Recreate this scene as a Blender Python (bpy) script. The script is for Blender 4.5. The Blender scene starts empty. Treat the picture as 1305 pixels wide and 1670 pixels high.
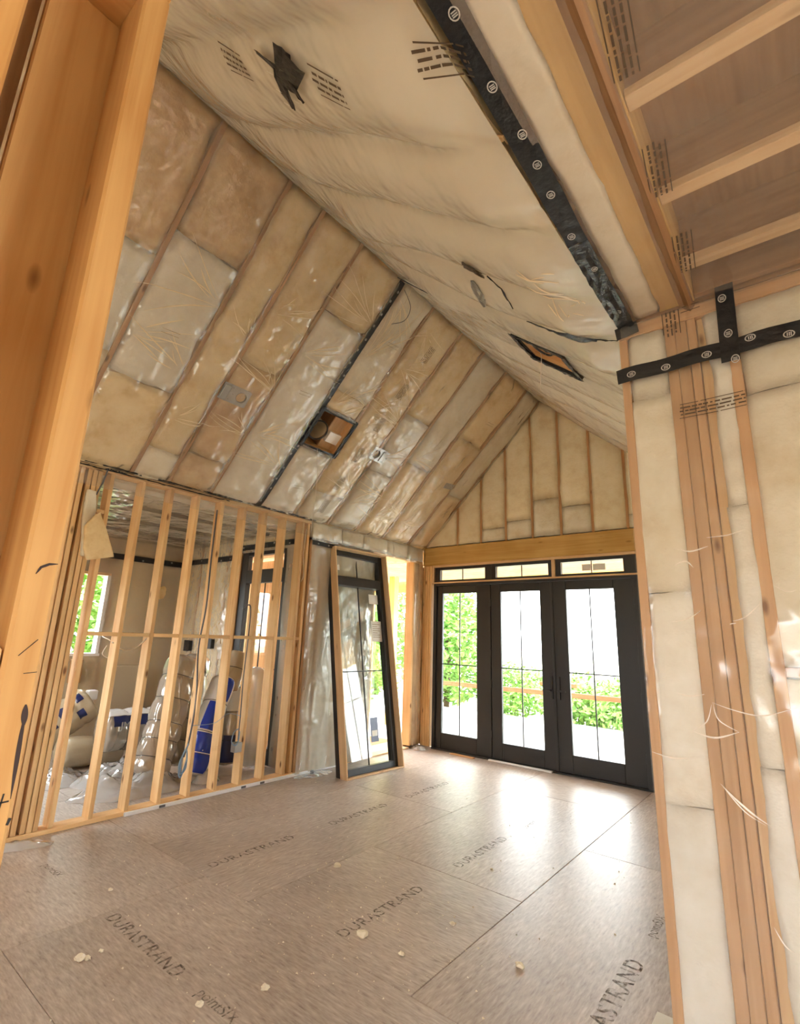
import bpy, bmesh, math, random
from mathutils import Vector, Matrix, noise
R = random.Random(7)
SC = bpy.context.scene
COL = SC.collection

# ---------------------------------------------------------------- camera
CAM = (5.1925, -7.0854, 1.6857)
YAW, PIT, ROL, FPX = 0.6829, 0.2428, 0.0346, 824.2
fw = Vector((-math.sin(YAW)*math.cos(PIT), math.cos(YAW)*math.cos(PIT), math.sin(PIT)))
rt = Vector((math.cos(YAW), math.sin(YAW), 0)); up = rt.cross(fw)
c_, s_ = math.cos(ROL), math.sin(ROL)
rt, up = c_*rt+s_*up, -s_*rt+c_*up
cd = bpy.data.cameras.new('camera'); cam = bpy.data.objects.new('camera', cd); COL.objects.link(cam)
cd.sensor_fit = 'HORIZONTAL'; cd.sensor_width = 36; cd.lens = 36*FPX/1305; cd.clip_start = .05; cd.clip_end = 200
cam.matrix_world = Matrix(((rt.x, up.x, -fw.x, CAM[0]), (rt.y, up.y, -fw.y, CAM[1]), (rt.z, up.z, -fw.z, CAM[2]), (0, 0, 0, 1)))
SC.camera = cam
# ---------------------------------------------------------------- sky and exposure
W = bpy.data.worlds.new('sky'); SC.world = W; W.use_nodes = True
bg = W.node_tree.nodes['Background']; bg.inputs[0].default_value = (.93, .97, 1, 1); bg.inputs[1].default_value = 1.0
SC.view_settings.view_transform = 'Standard'; SC.view_settings.look = 'None'
SC.view_settings.gamma = 1; SC.view_settings.use_curve_mapping = False
SC.view_settings.exposure = 4.42
SC.cycles.max_bounces = 16; SC.cycles.diffuse_bounces = 8; SC.cycles.glossy_bounces = 6; SC.cycles.transparent_max_bounces = 48; SC.cycles.caustics_reflective = False; SC.cycles.caustics_refractive = False

# ---------------------------------------------------------------- materials
MATS = {}
def newmat(n):
    m = bpy.data.materials.new(n); m.use_nodes = True; nt = m.node_tree
    MATS[n] = m
    return m, nt, nt.nodes['Principled BSDF']
def N(nt, t, **k):
    n = nt.nodes.new(t)
    for a, b in k.items():
        if a.startswith('i_'):
            n.inputs[int(a[2:]) if a[2:].isdigit() else a[2:].replace('_', ' ')].default_value = b
        else: setattr(n, a, b)
    return n
def ramp(nt, stops):
    r = nt.nodes.new('ShaderNodeValToRGB'); e = r.color_ramp.elements
    while len(e) < len(stops): e.new(.5)
    for x, (p, c) in zip(e, stops): x.position = p; x.color = (*c, 1) if len(c) == 3 else c
    return r
def srgb(r, g, b):
    f = lambda v: v/12.92 if v <= .04045 else ((v+.055)/1.055)**2.4
    return tuple(f(x/255) for x in (r, g, b))
def keep(child, par):
    child.parent = par; child.matrix_parent_inverse = par.matrix_basis.inverted(); return child
def plain(n, col, rough=.6, metal=0., spec=.5, bump=0, bscale=60, var=0):
    m, nt, p = newmat(n); L = nt.links.new
    p.inputs['Base Color'].default_value = (*col, 1); p.inputs['Roughness'].default_value = rough
    p.inputs['Metallic'].default_value = metal; p.inputs['Specular IOR Level'].default_value = spec
    tc = N(nt, 'ShaderNodeTexCoord'); no = N(nt, 'ShaderNodeTexNoise', i_Scale=bscale, i_Detail=4.)
    L(tc.outputs['Object'], no.inputs['Vector'])
    if var:
        a = tuple(c*(1-var) for c in col); b = tuple(min(1, c*(1+var)) for c in col)
        r = ramp(nt, [(.3, a), (.7, b)]); L(no.outputs[0], r.inputs[0]); L(r.outputs[0], p.inputs['Base Color'])
    if bump:
        b = N(nt, 'ShaderNodeBump', i_Strength=bump, i_Distance=.01); L(no.outputs[0], b.inputs['Height']); L(b.outputs[0], p.inputs['Normal'])
    return m
def wood(n, c1, c2, cknot, rough=.6, knots=1.):
    m, nt, p = newmat(n); L = nt.links.new
    tc = N(nt, 'ShaderNodeTexCoord'); oi = N(nt, 'ShaderNodeObjectInfo')
    ml = N(nt, 'ShaderNodeVectorMath', operation='MULTIPLY'); ml.inputs[1].default_value = (37, 19, 23)
    L(oi.outputs['Random'], ml.inputs[0])
    ad = N(nt, 'ShaderNodeVectorMath', operation='ADD'); L(tc.outputs['Object'], ad.inputs[0]); L(ml.outputs[0], ad.inputs[1])
    mp = N(nt, 'ShaderNodeMapping'); mp.inputs['Scale'].default_value = (1.1, 28, 28); L(ad.outputs[0], mp.inputs[0])
    no = N(nt, 'ShaderNodeTexNoise', i_Scale=1., i_Detail=5., i_Distortion=.6); L(mp.outputs[0], no.inputs['Vector'])
    no2 = N(nt, 'ShaderNodeTexNoise', i_Scale=2.2, i_Detail=2.); L(ad.outputs[0], no2.inputs['Vector'])
    mx = N(nt, 'ShaderNodeMath', operation='MULTIPLY_ADD'); mx.inputs[1].default_value = .45; L(no2.outputs[0], mx.inputs[0])
    ms = N(nt, 'ShaderNodeMath', operation='MULTIPLY'); ms.inputs[1].default_value = .55; L(no.outputs[0], ms.inputs[0]); L(ms.outputs[0], mx.inputs[2])
    r = ramp(nt, [(.36, c2), (.62, c1)]); L(mx.outputs[0], r.inputs[0])
    # knots
    mk = N(nt, 'ShaderNodeMapping'); mk.inputs['Scale'].default_value = (2.6, 7, 7); L(ad.outputs[0], mk.inputs[0])
    vo = N(nt, 'ShaderNodeTexVoronoi', i_Scale=1., i_Randomness=1.); L(mk.outputs[0], vo.inputs['Vector'])
    rk = ramp(nt, [(.05, (1, 1, 1)), (.13, (0, 0, 0))]); L(vo.outputs['Distance'], rk.inputs[0])
    kf = N(nt, 'ShaderNodeMath', operation='MULTIPLY'); kf.inputs[1].default_value = knots*.85; L(rk.outputs[0], kf.inputs[0])
    mix = N(nt, 'ShaderNodeMix', data_type='RGBA'); L(kf.outputs[0], mix.inputs[0]); L(r.outputs[0], mix.inputs[6]); mix.inputs[7].default_value = (*cknot, 1)
    hs = N(nt, 'ShaderNodeHueSaturation'); L(mix.outputs[2], hs.inputs['Color'])
    mr = N(nt, 'ShaderNodeMapRange'); mr.inputs[3].default_value = .86; mr.inputs[4].default_value = 1.1; L(oi.outputs['Random'], mr.inputs[0]); L(mr.outputs[0], hs.inputs['Value'])
    L(hs.outputs[0], p.inputs['Base Color']); p.inputs['Roughness'].default_value = rough; p.inputs['Specular IOR Level'].default_value = .25
    b = N(nt, 'ShaderNodeBump', i_Strength=.15, i_Distance=.004); L(no.outputs[0], b.inputs['Height']); L(b.outputs[0], p.inputs['Normal'])
    return m
KN = srgb(92, 48, 20)
wood('stud_wood', srgb(228, 194, 144), srgb(210, 168, 116), KN)
wood('post_wood', srgb(204, 160, 102), srgb(182, 132, 76), KN, knots=1.1)
wood('pink_wood', srgb(200, 158, 114), srgb(180, 136, 92), KN)
wood('rafter_wood', srgb(196, 150, 108), srgb(170, 122, 82), KN)
wood('beam_wood', srgb(216, 178, 110), srgb(194, 152, 82), srgb(120, 80, 30), knots=.6)
wood('jamb_wood', srgb(222, 192, 152), srgb(204, 168, 124), KN, knots=.3)
wood('porch_wood', srgb(214, 172, 132), srgb(196, 150, 110), KN)
wood('porch_yellow', srgb(232, 196, 110), srgb(214, 172, 84), KN)
wood('sheathing', srgb(150, 112, 76), srgb(128, 92, 60), srgb(90, 60, 36), knots=.3)
wood('osb_outside', srgb(222, 184, 136), srgb(196, 150, 100), srgb(160, 110, 70), knots=.5)
wood('rail_wood', srgb(150, 96, 62), srgb(130, 80, 50), KN, knots=.2)

def insulation(n, c1, c2, c3):
    m, nt, p = newmat(n); L = nt.links.new
    tc = N(nt, 'ShaderNodeTexCoord'); oi = N(nt, 'ShaderNodeObjectInfo')
    n1 = N(nt, 'ShaderNodeTexNoise', i_Scale=3.2, i_Detail=5., i_Roughness=.62); L(tc.outputs['Object'], n1.inputs['Vector'])
    n2 = N(nt, 'ShaderNodeTexNoise', i_Scale=70., i_Detail=3.); L(tc.outputs['Object'], n2.inputs['Vector'])
    r = ramp(nt, [(.33, c3), (.5, c1), (.68, c2)]); L(n1.outputs[0], r.inputs[0])
    hs = N(nt, 'ShaderNodeHueSaturation'); L(r.outputs[0], hs.inputs['Color'])
    mr = N(nt, 'ShaderNodeMapRange'); mr.inputs[3].default_value = .9; mr.inputs[4].default_value = 1.06; L(oi.outputs['Random'], mr.inputs[0]); L(mr.outputs[0], hs.inputs['Value'])
    L(hs.outputs[0], p.inputs['Base Color']); p.inputs['Roughness'].default_value = 1; p.inputs['Specular IOR Level'].default_value = 0.05
    a = N(nt, 'ShaderNodeMath', operation='ADD'); L(n1.outputs[0], a.inputs[0])
    k = N(nt, 'ShaderNodeMath', operation='MULTIPLY'); k.inputs[1].default_value = .12; L(n2.outputs[0], k.inputs[0]); L(k.outputs[0], a.inputs[1])
    b = N(nt, 'ShaderNodeBump', i_Strength=.5, i_Distance=.03); L(a.outputs[0], b.inputs['Height']); L(b.outputs[0], p.inputs['Normal'])
    return m
insulation('batt_cream', srgb(232, 209, 164), srgb(238, 220, 182), srgb(212, 181, 130))
insulation('batt_white', srgb(224, 216, 196), srgb(232, 227, 212), srgb(212, 198, 170))
insulation('batt_tan', srgb(210, 178, 134), srgb(220, 194, 152), srgb(190, 152, 108))
insulation('batt_gable_bounce', srgb(234, 222, 192), srgb(240, 230, 206), srgb(222, 204, 168))  # paler than the other batts, standing in for light bounced off the floor
insulation('batt_pale', srgb(226, 222, 210), srgb(234, 232, 224), srgb(214, 206, 190))

def schlick(nt, normal=None, gain=1.):
    L = nt.links.new
    lw = N(nt, 'ShaderNodeLayerWeight', i_Blend=.5)
    if normal is not None: L(normal, lw.inputs['Normal'])
    pw = N(nt, 'ShaderNodeMath', operation='POWER'); pw.inputs[1].default_value = 5; L(lw.outputs['Facing'], pw.inputs[0])
    ma = N(nt, 'ShaderNodeMath', operation='MULTIPLY_ADD', use_clamp=True); ma.inputs[1].default_value = .9*gain; ma.inputs[2].default_value = .045*gain; L(pw.outputs[0], ma.inputs[0])
    return ma.outputs[0]
def film(n, milk, mcol, gl, rough, bs, su, sv):
    m, nt, p = newmat(n); L = nt.links.new; nt.nodes.remove(p)
    out = nt.nodes['Material Output']
    tc = N(nt, 'ShaderNodeTexCoord'); mp = N(nt, 'ShaderNodeMapping'); mp.inputs['Scale'].default_value = (su, sv, 1); L(tc.outputs['UV'], mp.inputs[0])
    nd = N(nt, 'ShaderNodeTexNoise', i_Scale=1.1, i_Detail=2.); L(tc.outputs['UV'], nd.inputs['Vector'])
    va = N(nt, 'ShaderNodeVectorMath', operation='MULTIPLY_ADD'); va.inputs[1].default_value = (3, 3, 3); L(nd.outputs['Color'], va.inputs[0]); L(mp.outputs[0], va.inputs[2])
    n1 = N(nt, 'ShaderNodeTexNoise', i_Scale=1., i_Detail=3., i_Roughness=.5); n1.noise_type = 'RIDGED_MULTIFRACTAL'; L(va.outputs[0], n1.inputs['Vector'])
    n2 = N(nt, 'ShaderNodeTexNoise', i_Scale=5., i_Detail=2.); L(tc.outputs['UV'], n2.inputs['Vector'])
    a = N(nt, 'ShaderNodeMath', operation='MULTIPLY_ADD'); a.inputs[1].default_value = .7; L(n1.outputs[0], a.inputs[0]); L(n2.outputs[0], a.inputs[2])
    b = N(nt, 'ShaderNodeBump', i_Strength=bs, i_Distance=.045); L(a.outputs[0], b.inputs['Height'])
    tr = N(nt, 'ShaderNodeBsdfTransparent'); df = N(nt, 'ShaderNodeBsdfDiffuse'); df.inputs[0].default_value = (*mcol, 1)
    g = N(nt, 'ShaderNodeBsdfGlossy'); g.inputs['Roughness'].default_value = rough
    L(b.outputs[0], df.inputs['Normal']); L(b.outputs[0], g.inputs['Normal'])
    m1 = N(nt, 'ShaderNodeMixShader'); m1.inputs[0].default_value = milk; L(tr.outputs[0], m1.inputs[1]); L(df.outputs[0], m1.inputs[2])
    m2 = N(nt, 'ShaderNodeMixShader'); L(schlick(nt, b.outputs[0], gl), m2.inputs[0]); L(m1.outputs[0], m2.inputs[1]); L(g.outputs[0], m2.inputs[2])
    L(m2.outputs[0], out.inputs[0])
    return m
film('film_slope', .2, (.84, .77, .62), 1.8, .17, 1., 10., 2.4)
film('film_right', .62, (.82, .77, .64), .9, .22, .6, 2.2, .7)
film('film_clear', .13, (.8, .76, .68), 1.0, .12, .22, 1.0, 3.)
film('film_ceiling', .2, (.72, .6, .48), .9, .14, .5, 2.5, 1.0)
film('film_side', .3, (.62, .58, .52), 1.6, .1, .8, 2.0, 2.0)
film('film_flap', .35, (.75, .7, .6), 1.2, .12, .6, 3, 1)
film('film_strip', .14, (.8, .76, .66), 1.4, .12, .6, 3, 1)
film('film_crease_soft', .5, (.86, .82, .72), 2.2, .2, .0, 3, 1)
film('film_scrap', .45, (.75, .74, .72), 1.8, .12, .9, 9, 9)

def glass(n):
    m, nt, p = newmat(n); L = nt.links.new; nt.nodes.remove(p); out = nt.nodes['Material Output']
    tr = N(nt, 'ShaderNodeBsdfTransparent'); tr.inputs[0].default_value = (.96, .98, .97, 1)
    g = N(nt, 'ShaderNodeBsdfGlossy'); g.inputs['Roughness'].default_value = .02
    mx = N(nt, 'ShaderNodeMixShader')
    L(schlick(nt), mx.inputs[0]); L(tr.outputs[0], mx.inputs[1]); L(g.outputs[0], mx.inputs[2]); L(mx.outputs[0], out.inputs[0])
glass('glass')
def osb():
    m, nt, p = newmat('osb_floor'); L = nt.links.new
    tc = N(nt, 'ShaderNodeTexCoord'); oi = N(nt, 'ShaderNodeObjectInfo')
    cur = None
    for i, (rz, sc) in enumerate([(.4, (14, 70, 1)), (1.5, (12, 60, 1)), (2.6, (16, 80, 1)), (3.4, (10, 55, 1))]):
        mp = N(nt, 'ShaderNodeMapping'); mp.inputs['Rotation'].default_value = (0, 0, rz); mp.inputs['Scale'].default_value = sc; mp.inputs['Location'].default_value = (i*3.1, i*1.7, 0)
        L(tc.outputs['Object'], mp.inputs[0])
        no = N(nt, 'ShaderNodeTexNoise', i_Scale=1., i_Detail=2.); L(mp.outputs[0], no.inputs['Vector'])
        if cur is None: cur = no.outputs[0]
        else:
            a = N(nt, 'ShaderNodeMath', operation='MAXIMUM' if i % 2 else 'MINIMUM'); L(cur, a.inputs[0]); L(no.outputs[0], a.inputs[1]); cur = a.outputs[0]
    r = ramp(nt, [(.28, srgb(138, 123, 112)), (.43, srgb(172, 158, 147)), (.58, srgb(189, 177, 166)), (.8, srgb(212, 202, 192))]); L(cur, r.inputs[0])
    n2 = N(nt, 'ShaderNodeTexNoise', i_Scale=1.3, i_Detail=5.); L(tc.outputs['Object'], n2.inputs['Vector'])
    r2 = ramp(nt, [(.35, (.74, .72, .7)), (.65, (1, 1, 1))]); L(n2.outputs[0], r2.inputs[0])
    mx = N(nt, 'ShaderNodeMix', data_type='RGBA', blend_type='MULTIPLY'); mx.inputs[0].default_value = .8; L(r.outputs[0], mx.inputs[6]); L(r2.outputs[0], mx.inputs[7])
    L(mx.outputs[2], p.inputs['Base Color']); p.inputs['Roughness'].default_value = .42; p.inputs['Specular IOR Level'].default_value = .5
    b = N(nt, 'ShaderNodeBump', i_Strength=.2, i_Distance=.002); L(cur, b.inputs['Height']); L(b.outputs[0], p.inputs['Normal'])
osb()
plain('black_frame', srgb(36, 36, 37), .45, bump=.02)
plain('tape_black', srgb(22, 24, 28), .38, bump=.6, bscale=22)
plain('tape_crumple', srgb(26, 28, 32), .22, bump=1., bscale=38)
plain('sealant', srgb(20, 20, 20), .3)
plain('logo_white', srgb(190, 188, 184), .6)
plain('print_dark', srgb(84, 68, 50), .8)
plain('print_grey', srgb(160, 146, 122), .8)
def worn():
    m, nt, p = newmat('floor_print'); L = nt.links.new
    p.inputs['Base Color'].default_value = (*srgb(112, 98, 88), 1); p.inputs['Roughness'].default_value = .8
    tc = N(nt, 'ShaderNodeTexCoord'); no = N(nt, 'ShaderNodeTexNoise', i_Scale=26., i_Detail=5., i_Roughness=.7); L(tc.outputs['Object'], no.inputs['Vector'])
    r = ramp(nt, [(.40, (0, 0, 0)), (.64, (.55, .55, .55))]); L(no.outputs[0], r.inputs[0]); L(r.outputs[0], p.inputs['Alpha'])
worn()
plain('metal_grey', srgb(168, 168, 166), .35, .6)
plain('white_paint', srgb(232, 234, 236), .5)
plain('white_bright', (.95, .95, .94), .4)
plain('film_crease_glint', srgb(236, 228, 216), .12, spec=.9)  # opaque pale colour stands in for glints along the film creases
plain('film_crease_glint_dim', srgb(232, 216, 184), .22, spec=.8)  # duller pale colour for the painted glints on the sloped film
plain('paper', srgb(232, 232, 228), .7)
plain('blue_print', srgb(28, 58, 168), .25, bump=.3, bscale=14)
plain('navy_print', srgb(26, 36, 84), .3, bump=.3, bscale=14)
plain('bag_white', srgb(224, 224, 222), .25, bump=.5, bscale=16)
def silver():
    m, nt, p = newmat('bag_silver'); L = nt.links.new
    tc = N(nt, 'ShaderNodeTexCoord'); mp = N(nt, 'ShaderNodeMapping'); mp.inputs['Scale'].default_value = (11, 11, 3); L(tc.outputs['Object'], mp.inputs[0])
    no = N(nt, 'ShaderNodeTexNoise', i_Scale=1., i_Detail=4., i_Distortion=.8); no.noise_type = 'RIDGED_MULTIFRACTAL'; L(mp.outputs[0], no.inputs['Vector'])
    r = ramp(nt, [(.3, srgb(176, 166, 152)), (.8, srgb(214, 208, 198))]); L(no.outputs[0], r.inputs[0]); L(r.outputs[0], p.inputs['Base Color'])
    p.inputs['Roughness'].default_value = .14; p.inputs['Metallic'].default_value = .35; p.inputs['Specular IOR Level'].default_value = .8
    b = N(nt, 'ShaderNodeBump', i_Strength=1., i_Distance=.03); L(no.outputs[0], b.inputs['Height']); L(b.outputs[0], p.inputs['Normal'])
silver()
plain('bag_beige', srgb(186, 172, 146), .25, bump=.6, bscale=16)
plain('cable_grey', srgb(92, 92, 98), .5)
plain('cable_white', srgb(214, 206, 190), .5)
plain('cable_blue', srgb(120, 148, 176), .5)
plain('duct_tape', srgb(134, 132, 128), .35, .2, bump=.4, bscale=40)
plain('dark_void', srgb(40, 32, 26), .9)
plain('concrete', srgb(206, 204, 198), .8, bump=.1, var=.04, bscale=3)
plain('lawn', srgb(186, 178, 160), 1, var=.08, bscale=2)
plain('leaf_a', srgb(104, 150, 62), .6, var=.3, bscale=1.5)
plain('leaf_b', srgb(134, 172, 84), .6, var=.3, bscale=1.5)
plain('bark', srgb(92, 74, 58), .9, var=.2)
plain('cardboard', srgb(190, 146, 100), .8)
plain('crumb', srgb(232, 224, 204), 1, bump=.8, bscale=80)
plain('plaster', srgb(196, 182, 156), .9)
plain('wall_board', srgb(205, 186, 156), .9)
plain('pen', srgb(30, 26, 24), .8)
plain('stain', srgb(50, 36, 34), .8)
M = MATS

# ---------------------------------------------------------------- helpers
def link(o, parent=None):
    COL.objects.link(o)
    if parent is not None: o.parent = parent
    return o
def tag(o, label=None, cat=None, group=None, kind=None):
    if label: o['label'] = label
    if cat: o['category'] = cat
    if group: o['group'] = group
    if kind: o['kind'] = kind
    return o
def empty(name, loc=(0, 0, 0), label=None, cat=None, group=None, kind=None):
    o = bpy.data.objects.new(name, None); o.empty_display_size = .1; o.location = loc; link(o)
    return tag(o, label, cat, group, kind)
def struct(name, label, cat): return empty(name, (0, 0, 0), label, cat, None, 'structure')
def mesh_obj(name, verts, faces, mat, parent=None, smooth=False, uvs=None):
    me = bpy.data.meshes.new(name); me.from_pydata([tuple(v) for v in verts], [], faces)
    me.materials.append(M[mat] if isinstance(mat, str) else mat)
    if uvs:
        l = me.uv_layers.new(name='uv')
        for lp in me.loops: l.data[lp.index].uv = uvs[lp.vertex_index]
    if smooth: me.polygons.foreach_set('use_smooth', [True]*len(me.polygons))
    me.update()
    return link(bpy.data.objects.new(name, me), parent)
BOXC = {}
def box_mesh(dx, dy, dz, bev):
    k = (round(dx, 4), round(dy, 4), round(dz, 4), bev)
    if k in BOXC: return BOXC[k].copy()
    bm = bmesh.new(); bmesh.ops.create_cube(bm, size=1)
    bmesh.ops.scale(bm, vec=(dx, dy, dz), verts=bm.verts)
    if bev: bmesh.ops.bevel(bm, geom=bm.edges[:], offset=min(bev, .3*min(dx, dy, dz)), segments=1, affect='EDGES')
    me = bpy.data.meshes.new('box'); bm.to_mesh(me); bm.free(); BOXC[k] = me
    return me.copy()
def obox(name, c, ax, dims, mat, parent=None, bev=.003):
    # box with axes ax (3 vectors) and full dims; the longest dimension becomes local x so that the grain runs along it
    o3 = sorted(range(3), key=lambda i: -dims[i]); a = [Vector(ax[i]).normalized() for i in o3]
    if a[0].cross(a[1]).dot(a[2]) < 0: a[2] = -a[2]
    me = box_mesh(*[max(dims[i], .0005) for i in o3], bev); me.name = name; me.materials.append(M[mat])
    o = bpy.data.objects.new(name, me)
    o.matrix_basis = Matrix(((a[0].x, a[1].x, a[2].x, c[0]), (a[0].y, a[1].y, a[2].y, c[1]), (a[0].z, a[1].z, a[2].z, c[2]), (0, 0, 0, 1)))
    return link(o, parent)
EX, EY, EZ = Vector((1, 0, 0)), Vector((0, 1, 0)), Vector((0, 0, 1))
def box(name, x0, x1, y0, y1, z0, z1, mat, parent=None, bev=.003):
    return obox(name, ((x0+x1)/2, (y0+y1)/2, (z0+z1)/2), (EX, EY, EZ), (abs(x1-x0), abs(y1-y0), abs(z1-z0)), mat, parent, bev)
class Frame:
    def __init__(s, O, u, v, n): s.O, s.u, s.v, s.n = Vector(O), Vector(u).normalized(), Vector(v).normalized(), Vector(n).normalized()
    def P(s, u, v, h=0): return s.O+s.u*u+s.v*v+s.n*h
    def box(s, name, u0, u1, v0, v1, h0, h1, mat, parent=None, bev=.003):
        return obox(name, s.P((u0+u1)/2, (v0+v1)/2, (h0+h1)/2), (s.u, s.v, s.n), (abs(u1-u0), abs(v1-v0), abs(h1-h0)), mat, parent, bev)
def nz(x, y, z=0): return noise.noise(Vector((x, y, z)))
def frange(a, b, n): return [a+(b-a)*i/n for i in range(n+1)]
def batt(fr, u0, u1, v0, v1, mat, parent, B=.03, p=6, seed=0, top=None, bot=None, back=.06, name='insulation_batt', du=.055, dv=.09, jit=.012, ends=.35, lift=-.012):
    """a soft insulation batt lying in frame fr, bulging B towards the room, ragged edges, rolled sides"""
    nu = max(5, int((u1-u0)/du)); nv = max(5, int(abs(v1-v0)/dv)); V = []; F = []
    tt = [0]+[.5-.5*math.cos(math.pi*(.06+.88*i/nu)) for i in range(nu+1)]+[1]
    tt = [0, 0]+[i/nu for i in range(nu+1)]+[1, 1]
    ww = [0, 0]+[j/nv for j in range(nv+1)]+[1, 1]
    for j, w in enumerate(ww):
        for i, t in enumerate(tt):
            u = u0+(u1-u0)*t; lo = v0 if bot is None else bot(u); hi = v1 if top is None else top(u); v = lo+(hi-lo)*w
            e0 = jit*(nz(v*2.2, seed*3.1)+.4*nz(v*9, seed*3.1)); e1 = jit*(nz(v*2.2, seed*3.1+50)+.4*nz(v*9, seed*3.1+50)); ev0 = .5*jit*nz(u*8, seed*2.3+9); ev1 = .5*jit*nz(u*8, seed*2.3+90)
            uu = u+e0*(1-t)+e1*t; vv = v+ev0*(1-w)+ev1*w
            edge = i < 1 or i > len(tt)-2 or j < 1 or j > len(ww)-2
            pr = (1-abs(2*t-1)**p)*(1-ends*abs(2*w-1)**50)
            h = -back if edge else lift+B*pr+.014*nz(uu*2.4+seed, vv*2.4)+.006*nz(uu*9, vv*9, seed)
            V.append(fr.P(uu, vv, h))
    n = len(tt)
    for j in range(len(ww)-1):
        for i in range(n-1): F.append((j*n+i, j*n+i+1, (j+1)*n+i+1, (j+1)*n+i))
    return mesh_obj(name, V, F, mat, parent, True)
def film_sheet(fr, u0, u1, v0, v1, hf, mat, parent, name='vapour_barrier', du=.035, dv=.045, skip=(), top=None):
    nu = int((u1-u0)/du); nv = int((v1-v0)/dv); V = []; F = []; UV = []
    for j in range(nv+1):
        for i in range(nu+1):
            u = u0+(u1-u0)*i/nu; hi = v1 if top is None else top(u); v = v0+(hi-v0)*j/nv; V.append(fr.P(u, v, hf(u, v))); UV.append((u, v))
    for j in range(nv):
        for i in range(nu):
            uc, vc = u0+(u1-u0)*(i+.5)/nu, v0+(v1-v0)*(j+.5)/nv
            if any(a < uc < b and c < vc < d for a, b, c, d in skip): continue
            F.append((j*(nu+1)+i, j*(nu+1)+i+1, (j+1)*(nu+1)+i+1, (j+1)*(nu+1)+i))
    return mesh_obj(name, V, F, mat, parent, True, UV)
def strip(name, pts, width, nrm, mat, parent=None, seg=None, crumple=.002, lift=.003, thick=.0012, seed=0, taper=False):
    """a thin band of tape along pts; nrm = room side; gets a real thickness"""
    P = [Vector(p) for p in pts]; out = []
    for a, b in zip(P, P[1:]):
        k = max(1, int((b-a).length/(.004 if width < .012 else .03))); out += [a.lerp(b, i/k) for i in range(k)]
    out.append(P[-1]); V = []; F = []; nn = Vector(nrm).normalized(); m = 4
    for i, p in enumerate(out):
        d = (out[min(i+1, len(out)-1)]-out[max(i-1, 0)]).normalized(); s = d.cross(nn).normalized()
        for q in range(m+1):
            w = width*(1+.06*nz(i*.35, seed)) * (1 if not taper else max(.12, math.sin(math.pi*(i+.7)/(len(out)+.4))))
            V.append(p+s*w*(q/m-.5)+nn*(lift+crumple*nz(i*.9+seed, q*1.7)))
    n0 = len(V); V += [v-nn*thick for v in V]
    r = m+1
    for i in range(len(out)-1):
        for q in range(m):
            a = i*r+q; F.append((a, a+1, a+r+1, a+r)); F.append((n0+a, n0+a+r, n0+a+r+1, n0+a+1))
    for i in range(len(out)-1):
        for q in (0, m):
            a = i*r+q; F.append((a, a+r, n0+a+r, n0+a))
    return mesh_obj(name, V, F, mat, parent, False)
def logo(c, nrm, d, r, parent):
    """oval printed mark on tape: ring with two short bars"""
    nn = Vector(nrm).normalized(); d = Vector(d).normalized(); s = nn.cross(d).normalized(); c = Vector(c)+nn*.0065; V = []; F = []; n = 14
    for i in range(n):
        a = 2*math.pi*i/n
        for q in (1, .78): V.append(c+d*math.cos(a)*r*q+s*math.sin(a)*r*.8*q)
    for i in range(n): j = (i+1) % n; F.append((2*i, 2*j, 2*j+1, 2*i+1))
    for o in (-.28, .05, .34):
        b = len(V)
        for x, y in ((-.42, o-.08), (.42, o-.08), (.42, o+.1), (-.42, o+.1)): V.append(c+d*y*r+s*x*r)
        F.append((b, b+1, b+2, b+3))
    return mesh_obj('logo_mark', V, F, 'logo_white', parent)
def tube(name, pts, r, mat, parent=None, n=6, smooth=True, jag=0, seed=0):
    P = [Vector(p) for p in pts]; V = []; F = []
    for i, p in enumerate(P):
        d = (P[min(i+1, len(P)-1)]-P[max(i-1, 0)]).normalized(); a = d.orthogonal().normalized() if i == 0 else (a-d*a.dot(d)).normalized(); b = d.cross(a)
        rr = r*(1+jag*nz(i*1.3, seed))
        for q in range(n): t = 2*math.pi*q/n; V.append(p+(a*math.cos(t)+b*math.sin(t))*rr)
    for i in range(len(P)-1):
        for q in range(n): F.append((i*n+q, i*n+(q+1) % n, (i+1)*n+(q+1) % n, (i+1)*n+q))
    F.append(tuple(range(n))[::-1]); F.append(tuple((len(P)-1)*n+q for q in range(n)))
    return mesh_obj(name, V, F, mat, parent, smooth)
def spline(pts, k=8):
    P = [Vector(p) for p in pts]; out = []
    for i in range(len(P)-1):
        a, b, c, d = P[max(i-1, 0)], P[i], P[i+1], P[min(i+2, len(P)-1)]
        for j in range(k):
            t = j/k; out.append(.5*((2*b)+(c-a)*t+(2*a-5*b+4*c-d)*t*t+(3*b-a-3*c+d)*t**3))
    return out+[P[-1]]
def text_on(name, body, size, O, right, upv, mat, parent, depth=.0006, space=1., bold=0):
    cu = bpy.data.curves.new(name, 'FONT'); cu.body = body; cu.size = size; cu.extrude = depth; cu.space_character = space; cu.offset = bold
    t = bpy.data.objects.new(name, cu); COL.objects.link(t)
    me = bpy.data.meshes.new_from_object(t); bpy.data.objects.remove(t); bpy.data.curves.remove(cu)
    me.materials.clear(); me.materials.append(M[mat]); o = bpy.data.objects.new(name, me)
    r = Vector(right).normalized(); u = Vector(upv).normalized(); n = r.cross(u)
    o.matrix_basis = Matrix(((r.x, u.x, n.x, O[0]), (r.y, u.y, n.y, O[1]), (r.z, u.z, n.z, O[2]), (0, 0, 0, 1)))
    return link(o, parent)
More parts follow.
